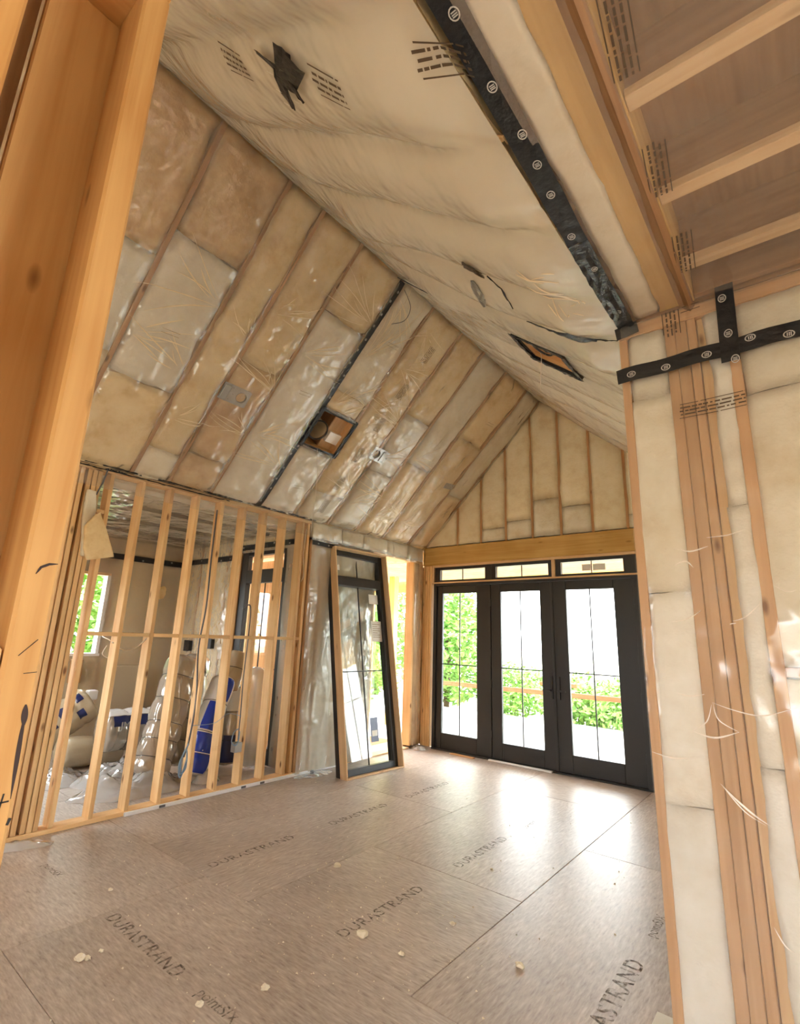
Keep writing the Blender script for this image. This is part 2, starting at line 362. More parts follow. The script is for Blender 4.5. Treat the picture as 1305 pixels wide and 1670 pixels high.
def stamp(fr, u, v, h, du, dv, mat, parent, w=.2, ht=.09, rows=4, seed=0):
    """unreadable block of fine print: dashes in rows. du = reading direction in (u,v)"""
    rr = random.Random(seed); l = math.hypot(du, dv); du, dv = du/l, dv/l; V = []; F = []
    for k in range(rows):
        y = ht*(k/(rows-1)-.5) if rows > 1 else 0; x = -w/2+rr.random()*.02; t = ht/rows*(.28 if k in (0, rows-1) else .5)
        while x < w/2:
            ln = rr.uniform(.01, .05) if k not in (0, rows-1) else rr.uniform(.08, .2); ln = min(ln, w/2-x)
            b = len(V)
            for a, c in ((x, y-t/2), (x+ln, y-t/2), (x+ln, y+t/2), (x, y+t/2)):
                uu, vv = u+du*a-dv*c, v+dv*a+du*c; V.append(fr.P(uu, vv, (h(uu, vv) if callable(h) else h)+.006))
            F.append((b, b+1, b+2, b+3)); x += ln+rr.uniform(.004, .012)
    return mesh_obj('printed_stamp', V, F, mat, parent)

def holed(fr, u0, u1, z1, holes, parent):
    us = sorted({u0, u1, *[h[0] for h in holes], *[h[1] for h in holes]})
    for a, b in zip(us, us[1:]):
        hs = [h for h in holes if h[0] <= a and b <= h[1]]
        if hs:
            h = hs[0]; fr.box('wall_panel', a, b, -.1, h[2], -.1, 0, 'wall_board', parent, 0); fr.box('wall_panel', a, b, h[3], z1, -.1, 0, 'wall_board', parent, 0)
        else: fr.box('wall_panel', a, b, -.1, z1, -.1, 0, 'wall_board', parent, 0)
# ================================================================ STRUCTURE
# ---------------------------------------------------------------- floor
floor = struct('floor', 'brown oriented strand board subfloor with dark printed lettering and dust', 'floor')
panels = []
def fpanel(x0, x1, y0, y1):
    g = .0016; o = box('floor_panel', x0+g, x1-g, y0+g, y1-g, -.022, 0, 'osb_floor', floor, .0025); panels.append((x0, x1, y0, y1, o)); return o
cols = [(-.55, .80, [-4.72, -3.49, -1.1, .12]), (.80, 2.12, [-4.72, -2.32, .12]), (2.12, 3.44, [-4.72, -3.5, -1.1, .12]), (3.44, 4.76, [-4.72, -2.32, .12]), (4.76, 6.08, [-4.72, -3.5, -1.1, .12]),
        (-1.9, -.55, [-4.72, -2.6]), (-3.3, -1.9, [-4.72, -3.5, -2.6])]
for x0, x1, ys in cols:
    for a, b in zip(ys, ys[1:]): fpanel(x0, x1, a, b)
for y0, y1, xs in [(-5.9, -4.72, [-3.3, -.83, 1.61, 4.05, 6.49, 8.9]), (-7.1, -5.9, [-3.3, -1.9, .39, 2.83, 5.27, 7.7, 8.9]), (-8.3, -7.1, [-.83, 1.61, 4.05, 6.49, 8.9]), (-9.5, -8.3, [.39, 2.83, 5.27, 8.9])]:
    for a, b in zip(xs, xs[1:]): fpanel(a, b, y0, y1)
box('subfloor', -3.3, 8.9, -9.5, .14, -.12, -.023, 'sheathing', floor, 0)
def fpan(x, y):
    for a, b, c, d, o in panels:
        if a <= x <= b and c <= y <= d: return o
def ftext(body, size, x, y, rd, ud, **k):
    o = fpan(x, y); t = text_on('printed_lettering', body, size, (0, 0, 0), rd, ud, 'floor_print', o, .0003, **k)
    bpy.context.view_layer.update()
    mw = t.matrix_basis.copy(); mw.translation = Vector((x, y, .0008)); t.matrix_basis = o.matrix_basis.inverted() @ mw
ftext('DURASTRAND', .115, 1.66, -5.41, EX, EY, space=1.12, bold=.001)
ftext('pointSIX', .085, 2.66, -5.40, EX, EY)
ftext('pointSIX', .075, .62, -5.42, EX, EY)
for x, y0 in ((1.52, -4.62), (2.86, -4.6), (1.53, -2.25), (2.86, -3.35), (1.53, -3.4)):
    ftext('DURASTRAND', .115, x, y0, EY, -EX, space=1.08)
ftext('DURASTRAND', .135, 4.24, -4.6, EY, -EX, space=1.08, bold=.001)
ftext('pointSIX', .09, 4.22, -3.35, EY, -EX)
ftext('pointSIX', .07, 2.86, -2.2, EY, -EX)

# ---------------------------------------------------------------- roof frames
HL, HR, XR_, HE, XE = 3.2, 5.41, 2.22, 3.48, 4.52
LS = Frame((0, 0, HL), EY, (XR_, 0, HR-HL), (HR-HL, 0, -XR_)); LL = math.hypot(XR_, HR-HL)
RS = Frame((XR_, 0, HR), EY, (XE-XR_, 0, HE-HR), (HE-HR, 0, -(XE-XR_))); RL = math.hypot(XE-XR_, HR-HE)
YL = [-8.9, -8.2, -7.5, -6.87, -6.25, -5.65, -5.02, -4.64, -4.14, -3.50, -2.93, -2.31, -1.75, -1.12, -.45, 0.02]
YR = [-8.9, -8.2, -7.5, -6.9, -6.3, -5.72, -5.2, -4.6, -4.1, -3.50, -2.93, -2.31, -1.75, -1.12, -.45, 0.02]
BL, BR = .062, .095
LBOX = (-3.49, -2.95, .985, 1.49)   # opening in the left slope (u0,u1,v0,v1)
RBOX = (-3.44, -2.97, 1.62, 2.2)
def bayof(ys, u):
    for a, b in zip(ys, ys[1:]):
        if a <= u <= b: return a, b
    return ys[0], ys[1]
def hfL(u, v):
    a, b = bayof(YL, u); t = (u-a)/(b-a); e = min(1, max(0, v)/.12, max(0, LL-v)/.12)
    fl = 1-min(1, min(abs(u-a), abs(b-u))/.045)
    q = nz(u*1.3+3, v*1.3); r1 = (1-abs(nz(u*6.5+2.5*v+3*q, v*1.5+2*q)))**4; r2 = (1-abs(nz(u*8-3.5*v+4*q, v*2.2+7)))**4
    tw = .35+.65*abs(2*t-1)
    return .006+e*(BL*(1-abs(2*t-1)**4)+(.016*nz(u*2.4, v*2.4)+.006*nz(u*7, v*5)+.012+.022*tw*(r1*max(0, .3+q)+r2*max(0, .35-q)))*(1-fl))
def hfR(u, v):
    a, b = bayof(YR, u); t = (u-a)/(b-a); e = min(1, (max(0, v)/1.1)**1.3+.05, max(0, RL-v)/.25)
    e *= 1 if u < -3.6 else .62
    sg = (.6+.7*(nz(a*3.3, v*.9)+.5))*(.25 if abs(a+3.5) < .01 else 1)
    t = t+.12*nz(a*5, v*.8); t = min(1, max(0, t))
    return .012+e*(.018+BR*sg*(1-abs(2*t-1)**2.0)+.03*nz(u*1.8+9, v*1.1)+.012*nz(u*5, v*1.5+4)+.025)
cl = struct('ceiling_left_slope', 'left vaulted ceiling slope of rafters and cream insulation under clear plastic', 'ceiling')
jl = {4: [1.1, 2.0], 5: [.95, 2.25], 6: [.35], 7: [.42, 1.55], 8: [2.4], 9: [LBOX[2]-.02, LBOX[3]+.02, 1.75], 10: [.45], 11: [1.0, 1.9], 12: [1.3], 13: [2.0], 14: [1.1]}
cols_l = {4: ['batt_cream', 'batt_pale', 'batt_tan'], 5: ['batt_cream', 'batt_pale', 'batt_tan'], 6: ['batt_white', 'batt_cream'], 7: ['batt_tan', 'batt_tan', 'batt_cream'], 8: ['batt_pale', 'batt_cream'],
          9: ['batt_pale', None, 'batt_cream', 'batt_white'], 10: ['batt_white', 'batt_cream'], 11: ['batt_white', 'batt_pale', 'batt_cream'], 12: ['batt_cream', 'batt_white'], 13: ['batt_cream', 'batt_cream'], 14: ['batt_cream', 'batt_white']}
sd = 0
for i, (a, b) in enumerate(zip(YL, YL[1:])):
    vs = [.0]+jl.get(i, [1.5])+[LL]; mats = cols_l.get(i, ['batt_cream', 'batt_tan', 'batt_cream'])
    for q, (v0, v1) in enumerate(zip(vs, vs[1:])):
        sd += 1
        if mats[q] is None: continue
        batt(LS, a+.006, b-.006, v0+.002, v1-.002, mats[q], cl, BL, 5, sd, jit=.055, lift=-.026)
for y in YL[:-1]:
    LS.box('rafter', y-.021, y+.021, 0.0, LL, -.2, 0, 'rafter_wood', cl)
# outside sheathing, with the hole above the opening
def sheath(fr, L_, hole, parent, ys0, ys1):
    u0, u1, v0, v1 = hole
    for a, b, c, d in ((ys0, u0, -.3, L_), (u1, ys1, -.3, L_), (u0, u1, -.3, v0), (u0, u1, v1, L_)):
        fr.box('roof_sheathing', a, b, c, d, -.24, -.205, 'sheathing', parent, 0)
sheath(LS, LL+.2, LBOX, cl, -9, .16)
film_sheet(LS, -8.9, -6.4, 0, LL, hfL, 'film_slope', cl)
film_sheet(LS, -6.4, 0, 0, LL, hfL, 'film_slope', cl, du=.024, dv=.018, skip=[LBOX])
LS.box('rake_board', -.03, -.0, 0, LL, -.06, .012, 'rafter_wood', cl)
for y, v in ((-2.66, 2.65), (-2.66, 2.12), (-2.66, 1.62), (-2.66, 1.14), (-2.66, .68), (-2.66, .3), ):
    stamp(LS, y, v, hfL, 0, 1, 'print_dark', cl, .22, .09, 5, int(v*100))
for y, v in ((-5.35, 1.5), (-3.85, 1.55), (-3.2, .45), (-3.2, 2.5), (-2.55, .14), (-2.0, 1.4), (-2.0, .15), (-.8, 2.4)):
    stamp(LS, y, v, hfL, 1, .1, 'print_grey', cl, .17, .035, 2, int(v*77))
# pulled creases of the film fanning out from its staples, their glints painted pale
def fan(fr, hf, u, v, ang, spread, n, ln, parent, seed, mat='film_crease_glint_dim'):
    rr = random.Random(seed); V = []; F = []
    for k in range(n):
        a = ang+spread*((k+.5)/n-.5)*.8+rr.uniform(-.15, .15); l = ln*rr.uniform(.5, 1.5); s0 = rr.uniform(.03, .16); cv = rr.uniform(-.3, .3)
        m = 9; w = rr.uniform(.005, .013); b = len(V)
        for i in range(m+1):
            t = i/m; d = s0+(l-s0)*t; aa = a+cv*t; uu, vv = u+d*math.cos(aa), v+d*math.sin(aa); h = hf(uu, vv)+.004
            wd = w*max(.08, math.sin(math.pi*(t*.9+.08))); px, py = -math.sin(aa)*wd/2, math.cos(aa)*wd/2
            V += [fr.P(uu+px, vv+py, h-.002), fr.P(uu, vv, h+wd*.35), fr.P(uu-px, vv-py, h-.002)]
        for i in range(m):
            for q in (0, 1): F.append((b+3*i+q, b+3*i+q+1, b+3*i+q+4, b+3*i+q+3))
    return mesh_obj('film_fold_glint', V, F, mat, parent, True)
rr_ = random.Random(11)
for k, (u, v, a, sp, n, ln) in enumerate(((-5.62, 1.35, .2, 1.6, 6, .4), (-5.05, 1.9, 2.9, 1.2, 6, .5), (-5.05, 1.2, 2.6, 1.3, 5, .45), (-5.0, .75, .5, 1.5, 5, .35), (-4.67, 1.75, 2.4, 1.2, 5, .3), (-4.62, 2.1, .6, 1.4, 7, .4), (-4.17, 1.4, 2.5, 1.4, 7, .45), (-4.17, .85, 2.9, 1.4, 6, .35), (-4.12, 1.9, .3, 1.5, 6, .45),
        (-4.1, .9, .4, 1.3, 7, .5), (-3.56, 2.55, 2.9, 1.6, 8, .55), (-3.56, .6, 2.7, 1.4, 6, .45), (-3.44, 2.2, 1.2, .7, 8, .8), (-3.44, 1.6, .9, .8, 6, .5), (-2.97, 1.75, 3.4, 1.3, 7, .4), (-2.9, 1.7, .2, 1.7, 9, .5), (-2.9, 2.35, .1, 1.4, 7, .45), (-2.35, 1.75, 2.9, 1.5, 8, .5), (-2.35, .6, 2.7, 1.4, 6, .4), (-2.28, .5, .3, 1.5, 8, .45), (-2.28, 1.25, .3, 1.2, 6, .4), (-1.78, .7, 2.8, 1.4, 7, .4), (-1.72, .35, .4, 1.4, 7, .4), (-1.72, 1.4, .3, 1.3, 6, .35), (-1.15, .5, 2.8, 1.4, 6, .4), (-1.1, .4, .3, 1.2, 6, .35), (-3.47, 2.95, -.8, 1.2, 6, .5), (-2.9, 2.9, -.8, 1.2, 5, .4))):
    fan(LS, hfL, u, v, a, sp, n, ln, cl, 300+k)
# right slope
cr = struct('ceiling_right_slope', 'right vaulted ceiling slope of sagging plastic film over cream insulation', 'ceiling')
for i, (a, b) in enumerate(zip(YR, YR[1:])):
    vs = [0, RL] if i != 9 else [0, RBOX[2]-.02, RBOX[3]+.02, RL]
    for q, (v0, v1) in enumerate(zip(vs, vs[1:])):
        sd += 1
        if i == 9 and q == 1: continue
        batt(RS, a-.008, b+.008, v0+.0, v1-.0, 'batt_cream', cr, .014, 8, sd, lift=-.008, ends=.05, jit=.006)
for y in YR[:-1]: RS.box('rafter', y-.021, y+.021, 0, RL, -.2, 0, 'stud_wood', cr)
sheath(RS, RL+.3, RBOX, cr, -9, .16)
film_sheet(RS, -8.9, 0, 0, RL, hfR, 'film_right', cr, skip=[RBOX])
for y, v, d in ((-6.12, 2.4, .2), (-6.1, 3.0, .25), (-6.2, 1.55, .2)): stamp(RS, y, v, hfR, .3, 1, 'print_dark', cr, .2, .11, 5, int(v*31))
for y, v in ((-1.9, 1.85), (-2.6, 1.35), (-1.0, 1.9), (-2.7, .9)): stamp(RS, y, v, hfR, .3, 1, 'print_grey', cr, .2, .03, 2, int(v*57))

# ---------------------------------------------------------------- flat ceiling (right of the beam)
cf = struct('ceiling_flat', 'flat ceiling of wood joists and brown subfloor behind clear plastic film', 'ceiling')
YW = -4.28
CFr = Frame((0, 0, 3.48), EY, EX, (0, 0, -1))
for i in range(10):
    y = -4.6-.488*i
    box('ceiling_joist', 4.91, 8.6, y-.032, y+.032, 3.49, 3.53, 'jamb_wood', cf)
    box('joist_web', 4.91, 8.6, y-.006, y+.006, 3.53, 3.76, 'sheathing', cf, 0)
for i in range(5): box('subfloor_panel', 4.4+1.22*i, 4.395+1.22*(i+1), -9, YW+.1, 3.76, 3.79, 'sheathing', cf)
box('ceiling_end_joist', 4.91, 8.6, YW-.07, YW-.03, 3.49, 3.76, 'sheathing', cf)
for i in range(2): batt(CFr, -8.9+i*2.6, -6.3+i*2.0, 4.615, 4.745, 'batt_white', cf, .02, 8, 200+i, du=.05, dv=.03, jit=.02)
def hfC(u, v): return .008+.018*(.5+nz(u*2.2, v*1.5))+.006*nz(u*6, v*3)
film_sheet(CFr, -8.9, YW-.01, 4.6, 8.5, hfC, 'film_ceiling', cf, du=.05, dv=.05)
for y, v in ((-5.83, 4.955), (-5.28, 4.94), (-4.75, 4.935), (-6.4, 4.95)): stamp(CFr, y, v, hfC, 1, -.1, 'print_dark', cf, .27, .075, 5, int(-y*31))
for y, v in ((-5.55, 5.32), (-5.1, 5.45)): pass
beam = tag(box('ceiling_beam', 4.737, 4.908, -8.95, YW-.02, 3.485, 3.78, 'beam_wood'), 'yellow laminated wood beam running along the flat ceiling edge overhead', 'beam')

# ---------------------------------------------------------------- right partition
wr = struct('wall_right', 'insulated partition end with orange studs behind shiny clear plastic', 'wall')
WR = Frame((0, YW, 0), EX, EZ, (0, -1, 0))
studs = [(4.508, 4.551, 'pink_wood'), (4.745, 4.795, 'pink_wood'), (4.797, 4.852, 'pink_wood'), (4.855, 4.895, 'pink_wood'), (4.898, 4.945, 'stud_wood'), (5.02, 5.07, 'pink_wood'), (5.47, 5.51, 'pink_wood'), (5.88, 5.92, 'pink_wood'), (6.3, 6.34, 'pink_wood'), (6.72, 6.76, 'pink_wood')]
for a, b, m in studs: WR.box('stud', a, b, .04, 3.40, -.14, -.003 if m == 'pink_wood' else -.03, m, wr)
WR.box('bottom_plate', 4.508, 7.2, 0, .038, -.14, 0, 'stud_wood', wr); WR.box('top_plate', 4.508, 7.2, 3.402, 3.478, -.14, 0, 'pink_wood', wr)
WR.box('blocking', 5.07, 5.47, 1.575, 1.615, -.14, -.004, 'pink_wood', wr)
for a, b, zs, m in ((4.553, 4.743, [.04, .99, 1.945], 'batt_pale'), (4.553, 4.743, [1.95, 3.0, 3.4], 'batt_white'), (4.947, 5.018, [.04, 1.2, 2.35, 3.4], 'batt_pale'), (5.072, 5.468, [.04, 1.57], 'batt_pale'), (5.072, 5.468, [1.62, 2.9, 3.4], 'batt_white'), (5.512, 5.878, [.04, 1.6, 3.4], 'batt_cream'), (5.922, 6.298, [.04, 1.6, 3.4], 'batt_cream'), (6.342, 6.718, [.04, 1.6, 3.4], 'batt_cream')):
    for z0, z1 in zip(zs, zs[1:]):
        sd += 1; batt(WR, a-.012, b+.012, z0, z1, m, wr, .03, 5, sd, du=.03, dv=.06, jit=.025, lift=-.022)
WR.box('sheathing_panel', 4.508, 7.2, 0, 3.48, -.155, -.141, 'plaster', wr, 0)
def hfW(u, v):
    e = min(1, (u-4.5)/.05); return .006+e*(.03+.012*nz(u*4, v*2.2)+.005*nz(u*11, v*6))
film_sheet(WR, 4.506, 7.2, .01, 3.46, hfW, 'film_clear', wr, du=.03, dv=.03)
WR.box('rim_board', 4.508, 8.6, 3.48, 3.79, -.14, -.0, 'sheathing', wr, 0)
stamp(WR, 4.92, 2.865, hfW, 1, 0, 'print_dark', wr, .3, .075, 5, 5)
stamp(WR, 4.79, 3.38, hfW, 0, 1, 'print_dark', wr, .15, .08, 5, 8)
stamp(WR, 4.88, 3.44, hfW, 1, 0, 'print_dark', wr, .1, .03, 2, 9)
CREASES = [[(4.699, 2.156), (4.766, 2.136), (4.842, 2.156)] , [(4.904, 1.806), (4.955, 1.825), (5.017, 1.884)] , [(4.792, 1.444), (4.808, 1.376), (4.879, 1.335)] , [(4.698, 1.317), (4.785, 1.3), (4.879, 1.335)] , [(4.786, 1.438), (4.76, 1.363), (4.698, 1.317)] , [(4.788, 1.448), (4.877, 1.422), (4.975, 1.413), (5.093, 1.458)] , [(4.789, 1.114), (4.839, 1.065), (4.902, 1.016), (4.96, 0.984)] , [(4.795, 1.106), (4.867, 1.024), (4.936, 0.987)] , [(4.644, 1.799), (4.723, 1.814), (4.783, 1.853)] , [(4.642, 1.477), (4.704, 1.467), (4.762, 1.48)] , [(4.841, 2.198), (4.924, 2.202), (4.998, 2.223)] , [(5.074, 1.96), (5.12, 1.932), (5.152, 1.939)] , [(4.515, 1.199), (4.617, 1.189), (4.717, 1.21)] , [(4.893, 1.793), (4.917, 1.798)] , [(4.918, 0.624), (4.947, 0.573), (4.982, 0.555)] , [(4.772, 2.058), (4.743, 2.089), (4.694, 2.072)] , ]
for k, l in enumerate(CREASES):  # raised creases, their glints put in as pale strips
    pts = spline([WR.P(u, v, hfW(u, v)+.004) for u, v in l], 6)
    strip('film_fold_glint', pts, .005 if k % 3 else .008, (0, -1, .35), 'film_crease_glint', wr, crumple=.001, lift=.002, seed=k, taper=True)
tag(box('floor_paper', 4.38, 4.5, -4.9, -4.02, 0, .003, 'paper'), 'white paper strip lying on floor beside the right partition', 'paper')

# ---------------------------------------------------------------- back gable wall
wb = struct('wall_back', 'gable end wall with cream insulation between bare studs', 'wall')
WB = Frame((0, 0, 0), EX, EZ, (0, -1, 0))
def rake(x): return (HL+x*(HR-HL)/XR_ if x < XR_ else HR-(x-XR_)*(HR-HE)/(XE-XR_))-.015
gx = [.69, 1.14, 1.585, 2.03, 2.475, 2.93, 3.395, 3.85, 4.3]
for x in gx:
    WB.box('stud', x-.019, x+.019, 3.21, rake(x)-.01, -.14, -.004, 'pink_wood', wb)
ge = [.03]+gx+[4.62]
jt = {3: 3.5, 4: 3.78, 5: 3.62, 7: 3.40, 2: 3.42}
for i, (a, b) in enumerate(zip(ge, ge[1:])):
    a2, b2 = a+.012, b-.012; sd += 1
    if i in jt:
        batt(WB, a2, b2, 3.22, jt[i], 'batt_white', wb, .035, 6, sd); sd += 1
        batt(WB, a2, b2, jt[i]+.005, 5, 'batt_gable_bounce', wb, .035, 6, sd, top=rake, bot=lambda u, z=jt[i]+.005: z)
    else: batt(WB, a2, b2, 3.22, 5, 'batt_gable_bounce', wb, .035, 6, sd, top=rake, bot=lambda u: 3.22)
for nm, pts in (('sheathing_panel', [(-.2, 3.2), (2.22, 3.2), (2.22, 5.75), (-.2, 3.35)]), ('sheathing_panel', [(2.22, 3.2), (4.9, 3.2), (4.9, 3.5), (2.22, 5.75)])):
    V = [WB.P(x, z, -.145) for x, z in pts]+[WB.P(x, z, -.16) for x, z in pts]
    mesh_obj(nm, V, [(0, 1, 2, 3), (7, 6, 5, 4), (0, 4, 5, 1), (1, 5, 6, 2), (2, 6, 7, 3), (3, 7, 4, 0)], 'sheathing', wb)
for x0, x1 in ((.0, .045), (.05, .09), (.095, .135), (.14, .18)): WB.box('stud', x0, x1, .02, 2.895, -.14, -.002, 'stud_wood', wb)
for x0, x1 in ((3.56, 3.6), (3.605, 3.645), (3.65, 3.69), (4.05, 4.09), (4.46, 4.5)): WB.box('stud', x0, x1, .02, 2.895, -.14, -.002, 'stud_wood', wb)
batt(WB, 3.69, 4.05, .02, 2.89, 'batt_cream', wb, .03, 6, 901); batt(WB, 4.09, 4.46, .02, 2.89, 'batt_cream', wb, .03, 6, 902)
WB.box('sheathing_panel', 3.53, 4.7, 0, 2.9, -.16, -.145, 'sheathing', wb, 0)
WB.box('sheathing_panel', -.15, .2, 0, 2.9, -.16, -.145, 'sheathing', wb, 0)
hb = tag(box('header_beam', -.0, 4.6, -.012, .13, 2.9, 3.205, 'beam_wood'), 'yellow laminated wood header beam above the black patio doors', 'beam')
# right side wall of the vaulted room, seen only past the partition edge
ws = struct('wall_right_far', 'insulated right side wall of the vaulted room behind the partition', 'wall')
WSf = Frame((4.56, 0, 0), EY, EZ, (-1, 0, 0))
for i in range(10): WSf.box('stud', -.04-.42*i, -.0-.42*i, .02, 3.45, -.14, -.002, 'stud_wood', ws); batt(WSf, -.40-.42*i, -.055-.42*i, .02, 3.45, 'batt_cream', ws, .03, 6, 950+i, dv=.3)
WSf.box('sheathing_panel', -4.2, .1, 0, 3.5, -.16, -.145, 'sheathing', ws, 0)

# ---------------------------------------------------------------- patio doors and transoms
def panel(name, label, x0, x1, gx0, gx1, hinge=None):
    d = struct(name, label, 'door'); y0, y1 = .03, .085; z0, z1, g0, g1 = .02, 2.545, .25, 2.42
    box('stile', x0, gx0, y0, y1, z0, z1, 'black_frame', d, .006); box('stile', gx1, x1, y0, y1, z0, z1, 'black_frame', d, .006)
    box('bottom_rail', gx0, gx1, y0, y1, z0, g0, 'black_frame', d, .006); box('top_rail', gx0, gx1, y0, y1, g1, z1, 'black_frame', d, .006)
    xm = (gx0+gx1)/2; zm = 1.29; mh = .008
    for a, b in ((gx0, xm-mh), (xm+mh, gx1)):
        for c, e in ((g0, zm-mh), (zm+mh, g1)): box('pane', a, b, .055, .061, c, e, 'glass', d, 0)
    box('muntin', xm-mh, xm+mh, .048, .068, g0, g1, 'black_frame', d); box('muntin', gx0, gx1, .049, .067, zm-mh, zm+mh, 'black_frame', d)
    if hinge:
        for z in (.35, 1.05, 1.5, 2.25): box('hinge', hinge-.008, hinge+.008, .018, .04, z-.05, z+.05, 'black_frame', d)
    return d
panel('door_1', 'black fixed sidelight panel of the patio doors nearest the window opening', .285, 1.285, .39, 1.035)
d2 = panel('door_2', 'middle black glazed patio door leaf', 1.295, 2.275, 1.46, 2.095, 1.29)
d3 = panel('door_3', 'right black glazed patio door leaf partly behind the partition', 2.285, 3.40, 2.49, 3.14, 3.395)
box('astragal', 2.262, 2.298, .018, .05, .02, 2.545, 'black_frame', d2, .004); box('astragal', 1.275, 1.305, .086, .1, .02, 2.545, 'black_frame', d2, .004)
for d, x in ((d2, 2.23), (d3, 2.335)):
    h = box('handle_plate', x-.022, x+.022, .012, .032, .93, 1.23, 'black_frame', d, .004)
    sx = -1 if d is d2 else 1
    keep(box('handle_lever', min(x, x+sx*.11), max(x, x+sx*.11), -.035, -.02, 1.03, 1.055, 'black_frame', d, .004), h); keep(box('handle_neck', x-.01, x+.01, -.03, .014, 1.03, 1.055, 'black_frame', d), h)
tf = struct('trim_1', 'black outer frame and sill around the patio doors', 'door frame')
box('frame_jamb', .225, .283, 0, .13, 0, 2.56, 'black_frame', tf); box('frame_jamb', 3.403, 3.53, 0, .13, 0, 2.56, 'black_frame', tf)
box('frame_head', .225, 3.53, 0, .13, 2.547, 2.585, 'black_frame', tf); box('frame_sill', .225, 3.53, -.01, .13, 0, .02, 'black_frame', tf)
box('wood_rail', .19, 3.53, -.004, .13, 2.587, 2.61, 'jamb_wood', tf); box('wood_head', .19, 3.53, -.004, .13, 2.862, 2.898, 'jamb_wood', tf); box('wood_mullion', 2.305, 2.355, -.004, .13, 2.61, 2.862, 'jamb_wood', tf); box('wood_mullion', .19, .222, -.004, .13, 2.61, 2.862, 'jamb_wood', tf)
tag(obox('door_threshold_strip', (1.75, -.04, .012), (EX, EY, EZ), (.95, .05, .02), 'white_paint'), 'white threshold strip on floor below middle patio door', 'threshold')
for k, (x0, x1, a, b, lb) in enumerate(((.225, 1.3, .33, 1.19, 'black transom window above the sidelight panel'), (1.302, 2.303, 1.38, 2.24, 'black transom window above the middle patio door'), (2.357, 3.53, 2.43, 3.29, 'black transom window with white stickers above the right patio door'))):
    t = struct('window_%d' % (k+1), lb, 'window'); z0, z1, c, e = 2.612, 2.86, 2.645, 2.815
    box('frame_jamb', x0, a, .03, .1, z0, z1, 'black_frame', t); box('frame_jamb', b, x1, .03, .1, z0, z1, 'black_frame', t)
    box('frame_rail', a, b, .03, .1, z0, c, 'black_frame', t); box('frame_rail', a, b, .03, .1, e, z1, 'black_frame', t)
    xm = (a+b)/2; box('muntin', xm-.006, xm+.006, .05, .075, c, e, 'black_frame', t)
    box('pane', a, xm-.006, .06, .066, c, e, 'glass', t, 0); box('pane', xm+.006, b, .06, .066, c, e, 'glass', t, 0)
    if k == 2:
        box('sticker', 2.73, 2.85, .055, .058, 2.68, 2.77, 'paper', t, 0); box('sticker', 2.88, 3.05, .055, .058, 2.68, 2.77, 'paper', t, 0)

# ---------------------------------------------------------------- left stud partition
wl = struct('wall_left', 'open stud partition of bare wood studs with mid height blocking', 'wall')
y0 = -5.2; SY = [y0+.3048*i for i in range(9)]
TOPZ = 3.145
for i, y in enumerate(SY): box('stud', -.14, 0, y, y+.038, .04, TOPZ, 'stud_wood', wl)
box('stud', -.14, 0, -2.665, -2.625, .04, TOPZ, 'stud_wood', wl)
for k, y in enumerate((-5.60, -5.555, -5.51, -5.465, -5.40, -5.355, -5.31)): box('stud', -.14, 0 if k % 2 else -.006, y, y+.038, .04, TOPZ, 'stud_wood', wl)
box('bottom_plate', -.14, 0, -6.2, -2.6, 0, .038, 'stud_wood', wl); box('top_plate', -.14, 0, -6.2, -2.6, TOPZ+.002, TOPZ+.045, 'stud_wood', wl); box('top_plate', -.14, 0, -2.598, -.0, TOPZ+.05, TOPZ+.09, 'stud_wood', wl)
for y in SY[:]: box('blocking', -.12, -.002, y+.04, min(y+.3028, -2.667), 1.605, 1.64, 'stud_wood', wl)
box('blocking', -.12, -.002, -5.27, -5.202, 2.74, 2.775, 'stud_wood', wl)
box('stud', -.14, 0, -6.1, -6.06, .04, TOPZ, 'stud_wood', wl); box('stud', -.14, 0, -5.85, -5.81, .04, TOPZ, 'stud_wood', wl)
# film flap over the stud tops
FL = Frame((0, 0, 0), EY, EZ, EX)
film_sheet(FL, -5.7, -2.6, 2.98, 3.2, lambda u, v: .012+.02*(3.2-v)*(1+nz(u*3, v*2))+.006*nz(u*8, v*5), 'film_strip', wl, name='film_flap', dv=.03, top=lambda u: 3.2)

# ---------------------------------------------------------------- left exterior wall with the window opening
ww = struct('wall_left_window', 'insulated exterior wall section under plastic with a tall window opening', 'wall')
WW = Frame((0, 0, 0), EY, EZ, EX)
for a, b in ((-2.6, -2.55), (-2.545, -2.5), (-2.41, -2.365), (-2.03, -1.99), (-1.6, -1.56), (-1.285, -1.24), (-.275, -.235), (-.12, -.08)): WW.box('stud', a, b, .04, 2.93, -.14, -.002, 'pink_wood' if b < -2.3 else 'stud_wood', ww)
WW.box('jamb_stud', -.278, -.24, .04, 2.93, -.16, .0, 'stud_wood', ww)
WW.box('header', -1.3, -.02, 2.93, 2.965, -.14, 0, 'stud_wood', ww); WW.box('bottom_plate', -2.6, -1.24, 0, .038, -.14, 0, 'stud_wood', ww); WW.box('sill_board', -1.24, -.28, 0, .02, -.16, 0, 'jamb_wood', ww)
for a, b in ((-2.5, -2.41), (-2.365, -2.03), (-1.99, -1.6), (-1.56, -1.285), (-.235, -.12), (-.08, -.0)): sd += 1; batt(WW, a-.004, b+.004, .04, 2.93, 'batt_pale' if b < -1 else 'batt_tan', ww, .02, 6, sd, du=.04, dv=.15)
for a, b in ((-2.6, -2.0), (-1.99, -1.55), (-1.54, -.98), (-.97, -.45), (-.44, -.0)): sd += 1; batt(WW, a, b, 2.97, 3.19, 'batt_white', ww, .03, 6, sd)
